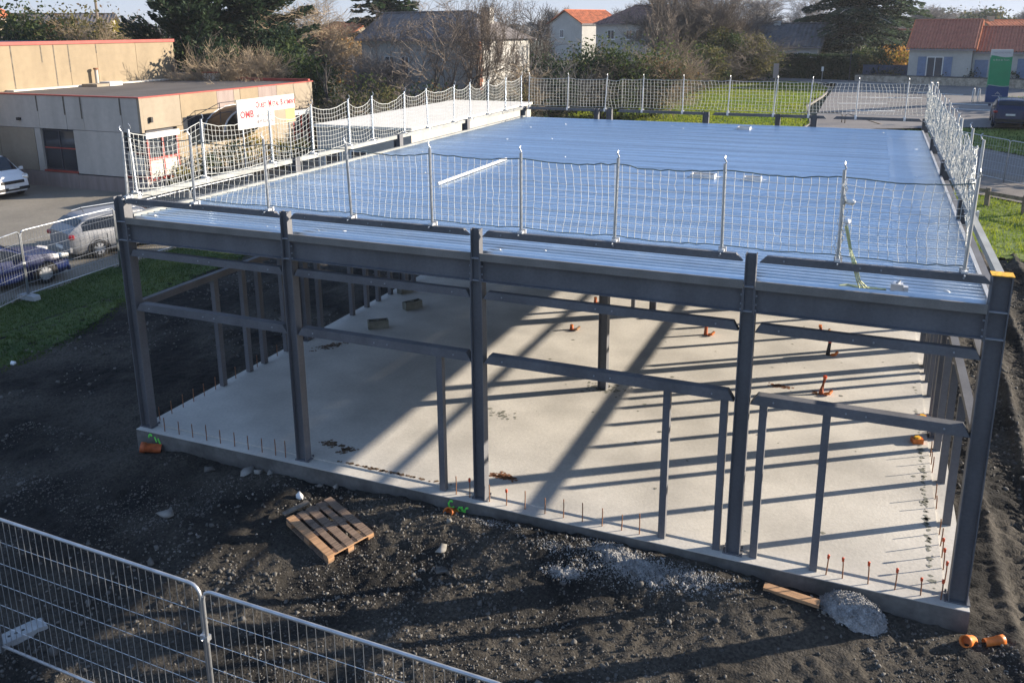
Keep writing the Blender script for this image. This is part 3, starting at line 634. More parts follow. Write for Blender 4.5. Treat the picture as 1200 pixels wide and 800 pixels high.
splat(4.9, 0.22, 0.5, 0.012, 90, 'stain'); splat(7.42, 4.84, 0.22, 0.16, 110, 'block'); splat(13.35, 3.0, 0.02, 2.0, 160, 'block'); splat(11.5, 6.2, 0.05, 0.05, 20, 'rust'); splat(9, 5, 3.0, 3.0, 60, 'block')
# ------------------------------------------------------------------ safety nets round the roof
NH = 1.13
def net_post_meshes():
    m = MB(); m.tube([(0, 0, 0.0), (0, 0, NH)], 0.022, 7); pole = m.mesh('pole', 'galv')
    m = MB(); m.box(-0.035, 0.035, -0.06, 0.06, -0.10, 0.012); m.box(-0.05, 0.05, 0.045, 0.075, -0.12, 0.03); m.tube([(0, -0.055, -0.03), (0, -0.13, -0.03)], 0.010, 5); clamp = m.mesh('clamp', 'galv_light')
    m = MB(); m.tube([(0, 0, NH - 0.01), (0.02, -0.035, NH + 0.02), (0.0, -0.05, NH + 0.07)], 0.009, 5); m.tube([(0.0, -0.05, NH + 0.07), (0.0, -0.02, NH + 0.10)], 0.009, 5); hook = m.mesh('hook', 'galv')
    return pole, clamp, hook
NPM = net_post_meshes()
def net_post(x, y, rz, label, lean=(0, 0), z=4.36):
    t = thing('net_post', label, 'guard post', (x, y, z), rz, 'safety net posts round the roof edge')
    t.rotation_euler = (lean[0], lean[1], rz)
    for n, me in zip(('pole', 'clamp', 'hook'), NPM): obj(n, me, t)
    return t
FX = [0.12, 1.62, 3.14, 4.71, 6.12, 7.55, 8.93, 10.38, 11.81, 13.22]
rq = random.Random(8)
for i, x in enumerate(FX):
    net_post(x, 0.10, 0, 'grey tube post of the front roof edge net, %s from the left corner' % ordinal(i), (rq.uniform(-0.02, 0.02), rq.uniform(-0.03, 0.03)))
LY = [0.45, 2.2, 4.3, 5.8, 7.35, 8.45, 10.1, 11.5, 13.2, 14.4, 15.8, 17.3, 18.8]
for i, y in enumerate(LY):
    net_post(-0.02, y, R(90), 'grey tube post of the left roof edge net, %s from the front corner' % ordinal(i), (rq.uniform(-0.03, 0.03), rq.uniform(-0.03, 0.03)))
BX = [0.2, 1.72, 3.14, 4.50, 5.93, 7.48, 8.98, 10.1, 11.55, 13.0]
for i, x in enumerate(BX):
    net_post(x, D - 0.06, 0, 'grey tube post of the back roof edge net, %s from the left corner' % ordinal(i), (rq.uniform(-0.03, 0.03), rq.uniform(-0.04, 0.04) + (0.03 if i > 1 else 0)))
RY = [3.84, 5.5, 7.2, 8.35, 9.5, 11.0, 12.4, 13.9, 15.4, 17.0, 18.3]
for i, y in enumerate(RY):
    net_post(W + 0.02, y, R(-90), 'grey tube post of the right roof edge net, %s from the front corner' % ordinal(i), (rq.uniform(-0.03, 0.03), rq.uniform(-0.03, 0.03)))

def net(name, label, stops, fn, rows, cell, sag, seed, r=0.0042, top='rope', bulge=0.05, hi=1.05, lo=0.06, bunch=0.0):
    """a rope net hung from posts at the given stops (metres along its run); fn maps (s, out, z) to the place"""
    rn = np.random.default_rng(seed); s0, s1 = stops[0], stops[-1]; n = int((s1 - s0) / cell); S = np.linspace(s0, s1, n + 1)
    st = np.array(stops); k = np.clip(np.searchsorted(st, S, 'right') - 1, 0, len(st) - 2); u = (S - st[k]) / (st[k + 1] - st[k])
    par = 4 * u * (1 - u); bay = rn.uniform(0.6, 1.3, len(st))[k]; shear = rn.normal(0, 0.05, len(st))[k]
    P = np.zeros((rows + 1, n + 1, 3))
    jit = rn.normal(0, 0.006, (rows + 1, n + 1, 2))
    for j in range(rows + 1):
        v = j / rows; z = hi + (lo - hi) * v - sag * par * bay * (1 - 0.55 * v)
        out = bulge * par * math.sin(math.pi * (0.25 + 0.75 * v)) * bay + bunch * fan_noise(S * 1.0 + 5, S * 0 + v * 3 + 2, seed, 2.5, 3)
        sh = shear * 4 * v * (1 - v) * par + 0.02 * np.sin(S * 3 + seed)
        P[j] = np.stack([S + sh + jit[j, :, 0] * par, out, z + jit[j, :, 1]], 1)
    pos = lambda A: np.stack(fn(A[..., 0], A[..., 1], A[..., 2]), -1)
    Q = pos(P).reshape(rows + 1, n + 1, 3)
    A0 = np.concatenate([Q[:-1].reshape(-1, 3), Q[:, :-1].reshape(-1, 3)]); A1 = np.concatenate([Q[1:].reshape(-1, 3), Q[:, 1:].reshape(-1, 3)])
    t = thing(name, label, 'safety net', tuple(float(c) for c in Q[rows, 0]))
    off = np.array(t.location)
    V, F = seg_arrays(A0 - off, A1 - off, np.full(len(A0), r), np.full(len(A0), r), 3)
    tag(obj('mesh', np_mesh('net_mesh', V, F, 'rope', smooth=True), t), kind='stuff')
    for nm, row, mt, rad in (('top_rope', 0, top, 0.008), ('bottom_rope', rows, 'rope' if top == 'rope' else 'rope_dark', 0.007)):
        B = Q[row] - off; V, F = seg_arrays(B[:-1], B[1:], np.full(n, rad), np.full(n, rad), 4)
        obj(nm, np_mesh(nm, V, F, mt, smooth=True), t)
    return t
Z0 = 4.36
net('safety_net', 'white rope net along the front roof edge, nearest to the camera', FX, lambda s, o, z: (s, 0.13 + o, Z0 + z), 10, 0.105, 0.06, 1, top='rope_dark', bulge=0.10, r=0.0037)
net('safety_net', 'white rope net along the left roof edge before the workshop and white roof', LY, lambda s, o, z: (-0.05 - o * 0.5, s, Z0 + z), 9, 0.115, 0.20, 2, hi=1.08, r=0.0046)
net('safety_net', 'white rope net of the left part of the back roof edge, before the hedge', [0.2, 1.72, 3.14, 3.75], lambda s, o, z: (s, D - 0.02 + o, Z0 + z), 9, 0.115, 0.07, 3, r=0.0048)
net('safety_net', 'white rope net of the long right part of the back roof edge, before the lawn', [3.72, 4.50, 5.93, 7.48, 8.98, 10.1, 11.55, 13.0, 13.6], lambda s, o, z: (s, D + 0.02 + o, Z0 + z), 9, 0.115, 0.02, 4, r=0.0048)
net('safety_net', 'white rope net bunched along the right roof edge', [0.15] + RY + [18.95], lambda s, o, z: (W - 0.03 - np.abs(o) - 0.36 * np.clip((3.84 - s) / 3.7, 0, 1), s, Z0 + z), 11, 0.085, 0.10, 5, bunch=0.13, r=0.006, bulge=0.02)
# gathered net end and strap tied round a front post
m = MB(); rz_ = random.Random(5)
for k in range(26):
    z = rz_.uniform(0.15, 1.0); a = rz_.uniform(0, 6.28); b = rz_.uniform(0.03, 0.09)
    m.tube([(0.02 * math.cos(a), 0.02 * math.sin(a), z), (b * math.cos(a + 1), b * math.sin(a + 1), z - 0.05), (0.03 * math.cos(a + 2), 0.03 * math.sin(a + 2), z - rz_.uniform(0.08, 0.16))], 0.005, 4)
tag(m.build('net_bundle', 'rope', None, loc=(11.81, 0.12, 4.36)), 'gathered end of white net tied round a front roof post', 'net end')
def puff(name, loc, r, label, cat):
    V, f = stone_shape(np.random.default_rng(int(loc[2] * 1000)), 1)
    return tag(obj(name, np_mesh(name, V[0] * r, f, 'white_bit', smooth=True), None, loc), label, cat)
puff('wadding', (11.90, 0.10, 5.10), 0.06, 'upper white wad caught on a front roof post beside the strap', 'plastic wad')
puff('wadding', (11.88, 0.10, 4.86), 0.05, 'lower white wad caught on a front roof post beside the strap', 'plastic wad')
m = MB()
for k in range(3):
    pts = [(11.86 + 0.012 * k, 0.11, 4.80), (11.93 + 0.015 * k, 0.14, 4.52 - 0.02 * k), (11.98 + 0.02 * k, 0.02, 4.37), (12.05 + 0.02 * k, 0.10, 4.12), (12.09 + 0.05 * k, 0.22, 4.00), (12.0 + 0.2 * k, 0.26, 4.0)]
    m.tube(pts, 0.010, 4)
m.tube([(11.85, 0.24, 3.995), (11.95, 0.30, 4.0), (12.1, 0.25, 3.995), (12.3, 0.28, 3.995)], 0.012, 4)
tag(m.build('strap', 'strap'), 'pale yellow strap hanging from a front roof post over the rail', 'strap')

# ------------------------------------------------------------------ things lying on the roof
DZ = 3.98
def roof_duct(x, y, sx, sy, label, rz=0.0):
    t = thing('roof_duct', label, 'roof opening', (x, y, DZ), rz, 'square ducts through the roof deck')
    m = MB()
    for a in ((-sx, sx, -sy, -sy + 0.03), (-sx, sx, sy - 0.03, sy), (-sx, -sx + 0.03, -sy + 0.03, sy - 0.03), (sx - 0.03, sx, -sy + 0.03, sy - 0.03)): m.box(*a, 0, 0.10)
    m.build('kerb_frame', 'galv_light', t)
    m = MB(); m.box(-sx + 0.03, sx - 0.03, -sy + 0.03, sy - 0.03, 0.004, 0.02); m.build('opening', 'black', t)
    m = MB(); m.add([(-sx - 0.08, sy, 0.012), (sx + 0.05, sy + 0.02, 0.012), (sx + 0.1, sy + 0.14, 0.012), (-sx, sy + 0.1, 0.012), (-sx - 0.08, -sy, 0.012), (-sx - 0.14, -sy + 0.05, 0.012)], [(0, 1, 2, 3), (0, 3, 5, 4)]); m.build('sealing_sheet', 'white_bit', t)
roof_duct(8.75, 7.74, 0.26, 0.16, 'wide white edged roof opening, left of the pair in the middle of the roof')
roof_duct(9.8, 7.72, 0.18, 0.13, 'small white edged roof opening, right of the pair in the middle of the roof')
roof_duct(8.28, 17.3, 0.20, 0.22, 'white edged roof opening near the back edge of the roof')
m = MB(); m.tube([(3.76, 4.80, DZ + 0.05), (3.72, 8.55, DZ + 0.05)], 0.032, 8); tag(m.build('plastic_pipe', 'white_bit'), 'long white pipe lying on the blue roof deck', 'pipe')
bk = MB(); bk.box(-0.07, 0.07, -0.06, 0.06, 0, 0.10); bk.box(0.075, 0.13, -0.05, 0.05, 0, 0.07); bk.tube([(0.0, 0, 0.1), (0.03, 0.02, 0.14)], 0.02, 6)
tag(bk.build('fixing_box', 'galv_light', None, loc=(12.52, 0.30, DZ)), 'small grey metal box on the roof deck beside the strap', 'metal box')
sm = [np_mesh('scrap%d' % k, stone_shape(np.random.default_rng(50 + k), 1)[0][0] * (1, 0.6, 0.35), stone_shape(np.random.default_rng(50 + k), 1)[1], 'white_bit') for k in range(4)]
SC = [(3.0, 0.40, 0.035, 'nearest the second front column on its left side'), (2.85, 0.38, 0.03, 'a hand left of the one at the second front column'), (3.85, 0.42, 0.03, 'just right of the second front column'), (4.25, 0.55, 0.045, 'before the rail between the second and third front columns'), (7.1, 0.36, 0.05, 'right beside the third front column'), (7.75, 0.55, 0.045, 'before the rail right of the third front column'), (0.45, 0.35, 0.05, 'in the front left corner of the deck'), (1.0, 9.2, 0.04, 'near the left edge halfway back'), (2.1, 12.4, 0.06, 'behind and left of the long white pipe'), (1.6, 15.6, 0.07, 'near the left edge toward the back'), (2.4, 16.8, 0.06, 'left rear of the deck, farthest left of four'), (3.3, 13.0, 0.05, 'behind the far end of the long white pipe'), (5.9, 17.5, 0.05, 'left of the rear roof opening, farther one'), (6.4, 16.9, 0.06, 'left of the rear roof opening, nearer one'), (13.1, 0.42, 0.06, 'in the front right corner by the yellow column cap'), (13.2, 14.1, 0.08, 'at the right edge far back'), (13.05, 9.3, 0.09, 'at the right edge halfway back'), (12.4, 17.9, 0.06, 'in the rear right corner of the deck'), (4.9, 9.6, 0.05, 'right of the far end of the long white pipe'), (13.15, 4.6, 0.08, 'at the right edge behind the front net'), (2.7, 6.2, 0.04, 'left of the long white pipe')]
for k, (x, y, s, wh) in enumerate(SC):
    tag(obj('scrap', sm[k % 4], None, (x, y, DZ + 0.01), (0, 0, k * 1.3)), 'white scrap on the deck, ' + wh, 'scrap', 'white scraps on the roof deck').scale = (s, s, s)

# ------------------------------------------------------------------ things on the slab and on the ground
def concrete_block(x, y, rz, label, tip=0.0):
    t = thing('concrete_block', label, 'concrete block', (x, y, 0.002), rz, 'hollow blocks on the slab')
    m = MB(); 
    for a in ((-0.25, 0.25, -0.10, -0.07), (-0.25, 0.25, 0.07, 0.10), (-0.25, -0.22, -0.07, 0.07), (0.22, 0.25, -0.07, 0.07), (-0.015, 0.015, -0.07, 0.07)): m.box(*a, 0, 0.20)
    m.build('shell', 'block', t); m = MB(); m.box(-0.219, -0.016, -0.069, 0.069, 0.0, 0.06); m.box(0.016, 0.219, -0.069, 0.069, 0.0, 0.06); m.build('web', 'block', t)
concrete_block(1.17, 6.35, R(38), 'hollow grey block on the slab, nearest to the camera of three')
concrete_block(1.22, 8.0, R(60), 'grey block standing alone on the slab, middle of three')
concrete_block(0.35, 9.2, R(70), 'grey block at the left edge of the slab beside a stud')
def pipe_stub(x, y, h, label, tilt=0.0, top=True, rag=False):
    t = thing('pipe_stub', label, 'pipe stub', (x, y, 0.002), 0, 'orange pipe stubs coming out of the slab')
    m = MB(); m.tube([(0, 0, 0), (0, 0, 0.06), (tilt * 0.4, tilt, h)], [0.05, 0.045, 0.035], 10); m.build('pipe', 'orange_dark' if not rag else 'black', t)
    m = MB(); m.tube([(tilt * 0.4, tilt, h), (tilt * 0.4, tilt, h + 0.05)], [0.042, 0.038], 10); m.build('plug', 'orange' if top else 'cap_red', t)
    m = MB(); m.tube([(0.07, -0.02, 0.01), (0.16, -0.05, 0.05), (0.2, 0.02, 0.09)], [0.032, 0.036, 0.03], 8); m.build('sleeve', 'orange' if h > 0.15 else 'wood_new', t)
pipe_stub(5.68, 7.97, 0.08, 'short orange pipe stub on sunlit slab left of the interior column')
pipe_stub(5.6, 10.19, 0.12, 'short orange pipe stub behind the upper rail, farthest back')
pipe_stub(8.8, 8.81, 0.36, 'tall thin orange tipped pipe stub right of the interior column', 0.03)
pipe_stub(11.36, 10.0, 0.15, 'orange pipe stub just below the big front beam on the right', -0.05)
pipe_stub(11.6, 8.5, 0.28, 'dark pipe stub wrapped in a green rag beside the upper right rail', 0.05, False, True)
pipe_stub(11.59, 6.21, 0.30, 'leaning orange and red pipe stub above the lower right rail', 0.12, False)
pipe_stub(7.45, 9.6, 0.12, 'pipe stub beside the thin props under the big beam', 0.02)
for (x, y, lb) in ((13.42, 5.60, 'orange drain cap at the foot of the right wall, rear one'), (13.30, 4.62, 'orange drain cap at the foot of the right wall, front one')):
    t = thing('floor_drain', lb, 'drain cap', (x, y, 0.002), 0.3); m = MB(); m.box(-0.09, 0.09, -0.07, 0.07, 0, 0.09); m.build('body', 'orange', t)
    m = MB(); m.tube([(0, 0, 0.09), (0, 0, 0.12)], [0.06, 0.05], 8); m.build('lid', 'yellow', t)
def drain_pipe(x, y, z, rz, pitch, ln, r, label, mat='orange'):
    t = thing('drain_pipe', label, 'drain pipe', (x, y, z), rz, 'orange drain pipe ends coming out of the soil')
    d = Vector((math.cos(pitch), 0, math.sin(pitch)))
    m = MB(); n = 14; q = Vector((-d.z, 0, d.x)); e = Vector((0, 1, 0)); vs = []
    for dist, rr_ in ((-ln, r), (-0.09, r), (-0.088, r * 1.14), (0, r * 1.14), (0.001, r * 0.92), (-0.12, r * 0.90)):
        vs += [d * dist + (q * math.cos(2 * math.pi * k / n) + e * math.sin(2 * math.pi * k / n)) * rr_ for k in range(n)]
    m.add(vs, [(i * n + k, i * n + (k + 1) % n, (i + 1) * n + (k + 1) % n, (i + 1) * n + k) for i in range(5) for k in range(n)]); m.build('pipe', mat, t, smooth=True)
    m = MB(); m.add([d * -0.1 + (q * math.cos(2 * math.pi * k / n) + e * math.sin(2 * math.pi * k / n)) * r * 0.88 for k in range(n)], [tuple(range(n))]); m.build('plug', mat, t)
drain_pipe(13.70, -0.42, -0.235, R(-120), R(24), 0.24, 0.066, 'orange drain pipe end at the right slab corner, left of the two')
drain_pipe(14.16, -0.16, -0.26, R(28), R(6), 0.26, 0.052, 'orange drain pipe end at the right slab corner, right of the two')
drain_pipe(0.18, -0.34, -0.22, R(215), R(12), 0.36, 0.085, 'dull orange drain pipe end at the left slab corner in shade', 'orange_dark')
drain_pipe(6.46, -0.32, -0.15, R(-100), R(30), 0.22, 0.08, 'red orange drain pipe end in soil above right of the pallet')

# pallet
pal = thing('wooden_pallet', 'wooden pallet lying tilted on the dark soil', 'pallet', (4.92, -1.27, -0.30))
A = Vector((5.63, -1.12)); B = Vector((5.30, -1.84)); ang = math.atan2((B - A).y, (B - A).x)      # short side with three blocks faces right and front
pal.rotation_euler = (R(-4), R(4), ang)
# local x runs along the short side (0.8), local y along the boards (1.2)
bd = {}
def board(name, x0, x1, y0, y1, z0, z1, mat, label=None):
    m = MB(); m.box(x0, x1, y0, y1, z0, z1); o = m.build(name, mat, pal)
    o.rotation_euler = (0, 0, rq.uniform(-0.012, 0.012))
    if label: o['label'] = label
    return o
for i, (x, w, mt) in enumerate([(-0.335, 0.125, 'wood_old'), (-0.17, 0.10, 'wood_old'), (0.0, 0.13, 'wood_old'), (0.165, 0.10, 'wood_old'), (0.335, 0.125, 'wood_new')]):
    board('deck_board', x - w / 2, x + w / 2, -0.60, 0.60, 0.122, 0.144, mt)
for y in (-0.53, 0.0, 0.53): board('cross_board', -0.4, 0.4, y - 0.065, y + 0.065, 0.100, 0.1215, 'wood_new' if y > 0.4 else 'wood_old')
for x in (-0.35, 0.0, 0.35):
    for y in (-0.53, 0.0, 0.53): board('block', x - 0.05, x + 0.05, y - 0.07, y + 0.07, 0.022, 0.0995, 'wood_new')
    board('base_board', x - 0.05, x + 0.05, -0.60, 0.60, 0.0, 0.0215, 'wood_old')
m = MB(); m.box(-0.06, 0.06, -0.22, 0.22, 0, 0.02); o = m.build('loose_board', 'wood_grey', None, loc=(4.20, -1.12, -0.13), rot=(0.12, -0.10, R(-28))); tag(o, 'short weathered board sticking out at the left end of the pallet', 'board')
m = MB(); m.box(-0.36, 0.36, -0.06, 0.06, 0, 0.05); o = m.build('plank', 'wood_new', None, loc=(11.62, -0.42, -0.165), rot=(0.10, 0.05, R(-5))); tag(o, 'light wooden plank on the soil before the slab, beside the pale mound', 'plank')
m = MB(); m.tube([(4.55, -0.35, -0.26), (5.2, -0.42, -0.22), (5.9, -0.35, -0.26)], 0.03, 5); m.tube([(5.5, -0.4, -0.23), (5.9, -0.25, -0.2)], 0.025, 5); tag(m.build('old_batten', 'wood_grey'), 'old grey batten half buried in soil behind the pallet', 'batten')
# the mound of pale gravel
X, Y = np.meshgrid(np.linspace(-0.42, 0.42, 34), np.linspace(-0.3, 0.3, 26)); rr2 = (X / 0.40) ** 2 + (Y / 0.29) ** 2
Z = 0.27 * np.clip(1.15 - rr2, -0.1, 1) ** 0.8 * (rr2 < 1.15) + 0.09 * fan_noise(X + 9, Y + 9, 9, 7, 3) + 0.05 * fan_noise(X + 9, Y + 9, 10, 28, 2) - 0.05 * (rr2 > 1.15); Z = np.nan_to_num(Z, nan=-0.05)
V = np.stack([X * 1.15, Y * 1.1, Z], -1).reshape(-1, 3); i = np.arange(25)[:, None] * 34 + np.arange(33)[None]; F = np.stack([i, i + 1, i + 35, i + 34], -1).reshape(-1, 4)
gm_ = tag(obj('gravel_mound', np_mesh('gravel_mound', V * (0.9, 0.9, 0.9), F, 'lime'), None, (12.38, -0.36, -0.28), (0, 0, -0.35)), 'small mound of pale grey mortar on the soil before the right corner', 'mound')

r3 = np.random.default_rng(12); q = r3.integers(0, len(V), 3200); q = q[V[q, 2] > 0.0]; Vs, fs_ = stone_shape(r3, len(q)); Vs = Vs * np.exp(r3.normal(-4.9, 0.45, len(q)))[:, None, None] + (V[q] * 0.9 + r3.normal(0, 0.012, (len(q), 3)))[:, None, :]
tag(obj('grains', np_mesh('grains', Vs.reshape(-1, 3), (np.arange(len(q))[:, None, None] * 12 + fs_[None]).reshape(-1, 3), 'lime'), gm_), kind='stuff')
# ------------------------------------------------------------------ site fence panels
def fence_meshes(L, H, step, rows):
    m = MB(); r = 0.02; rad = 0.12; pts = []
    def cornr(cx, cz, a0): return [(cx + rad * math.cos(R(a0 + 22.5 * k)), 0, cz + rad * math.sin(R(a0 + 22.5 * k))) for k in range(5)]
    loop = [(0, 0, -0.02)] + [(0, 0, H - rad)] + [(rad - rad * math.cos(R(22.5 * k)), 0, H - rad + rad * math.sin(R(22.5 * k))) for k in range(1, 5)] + [(L - rad + rad * math.sin(R(22.5 * k)), 0, H - rad + rad * math.cos(R(22.5 * k))) for k in range(0, 4)] + [(L, 0, H - rad), (L, 0, -0.02)]
    m.tube(loop, r, 8); fr = m.mesh('frame', 'galv', smooth=True)
    m = MB(); m.tube([(0.021, 0, 0.14), (L - 0.021, 0, 0.14)], 0.018, 8); br = m.mesh('bottom_rail', 'galv', smooth=True)
    m = MB(); m.tube([(0, 0, 0.155), (0, 0, H - 0.016)], 0.0042, 4, False); vw = m.mesh('upright_wire', 'galv')
    m = MB(); m.tube([(0.02, 0.006, 0), (L - 0.02, 0.006, 0)], 0.0042, 4, False); hw = m.mesh('cross_wire', 'galv')
    return fr, br, vw, hw
FM = fence_meshes(3.45, 2.0, 0.1, 6)
def fence_panel(loc, rz, label, step=0.105, rows=6, group='mesh fence panels round the site', gap=True):
    t = thing('site_fence', label, 'fence panel', loc, rz, group); L, H = 3.45, 2.0
    obj('frame', FM[0], t); obj('bottom_rail', FM[1], t)
    n = int(L / step)
    for k in range(1, n): obj('upright_wire', FM[2], t, (k * L / n, 0, 0))
    for k in range(1, rows): obj('cross_wire', FM[3], t, (0, 0, 0.14 + (H - 0.16) * k / rows))
    return t
def fence_foot(loc, rz, label):
    t = thing('fence_weight', label, 'fence foot', loc, rz, 'concrete feet of the fence panels')
    m = MB(); m.prism([(-0.35, 0), (0.35, 0), (0.33, 0.13), (0.24, 0.15), (-0.24, 0.15), (-0.33, 0.13)], 'y', -0.115, 0.115); m.build('block', 'conc_foot', t)
    m = MB()
    for x in (-0.08, 0.0, 0.08): m.tube([(x, 0, 0.1505), (x, 0, 0.152)], 0.022, 8)
    m.build('socket', 'black', t)
def clamp(loc, rz, label):
    m = MB(); m.box(-0.05, 0.05, -0.03, 0.03, -0.03, 0.03); m.tube([(0, -0.03, 0), (0, -0.06, 0)], 0.012, 6); tag(m.build('fence_clamp', 'galv', None, loc=loc, rot=(0, 0, rz)), label, 'clamp', 'clamps joining the fence panels')
fence_panel((2.62, -4.98, -0.36), R(-2), 'mesh fence panel in the bottom left foreground, whole width in view')
fence_panel((6.13, -5.13, -0.37), R(-1), 'mesh fence panel at the bottom centre, only its upper half in view')
fence_panel((-0.87, -4.86, -0.36), R(-2), 'mesh fence panel beyond the left edge of the foreground')
fence_foot((6.1, -5.1, -0.42), R(88), 'concrete foot under the joint of the two foreground fence panels')
fence_foot((2.58, -4.75, -0.37), R(70), 'concrete foot at the left edge of the foreground fence')
clamp((6.10, -5.12, 1.05), 0, 'clamp at the joint of the two foreground fence panels')
fence_panel((-10.17, 5.70, -0.36), R(92.5), 'mesh fence panel on the lawn edge before the silver car')
fence_panel((-10.33, 9.2, -0.36), R(91), 'mesh fence panel on the lawn edge behind the left corner column')
fence_panel((-10.4, 12.7, -0.36), R(90), 'mesh fence panel farthest back on the left lawn edge')
fence_panel((-9.15, 2.35, -0.36), R(107), 'mesh fence panel before the blue car at the left edge')
fence_panel((-8.4, -1.05, -0.36), R(102), 'mesh fence panel left of the frame beside the lawn')
fence_foot((-10.15, 5.65, -0.38), R(0), 'concrete foot of the fence between the blue and silver cars')
clamp((-10.16, 5.66, 0.7), R(90), 'clamp of the fence between the blue and silver cars')
for k in range(4):
    a = Vector((15.6, 37.0)) + Vector((2.42, -2.46)) * k; b = a + Vector((2.42, -2.46))
    t = fence_panel((a.x, a.y, gzf(a.y) - 0.02), math.atan2(-2.46, 2.42), 'mesh fence panel beside the footpath on the right, %s from the left' % ordinal(k), 0.14, 5)
    t.rotation_euler = (0, math.asin((gzf(a.y) - gzf(b.y)) / 3.45), math.atan2(-2.46, 2.42))

# wooden post and rail along the path
def knee_rail(a, b, label):
    t = thing('knee_rail', label, 'wooden rail', (a[0], a[1], gzf(a[1])), math.atan2(b[1] - a[1], b[0] - a[0]), 'wooden post and rail sections along the path')
    L = math.hypot(b[0] - a[0], b[1] - a[1])
    m = MB(); m.tube([(0, 0, -0.1), (0, 0, 0.72), (0, 0, 0.75)], [0.11, 0.11, 0.09], 10); m.build('post', 'wood_grey', t)
    m = MB(); m.box(0.05, L - 0.02, -0.13, -0.09, 0.46, 0.62); m.build('rail', 'wood_grey', t)
pts = [(14.3, 32.3), (15.6, 31.1), (16.9, 29.9), (18.15, 28.8), (19.6, 27.6), (21.2, 26.6)]
for i, (a, b) in enumerate(zip(pts[:-1], pts[1:])): knee_rail(a, b, 'wooden post with rail along the footpath, %s from the left' % ordinal(i))

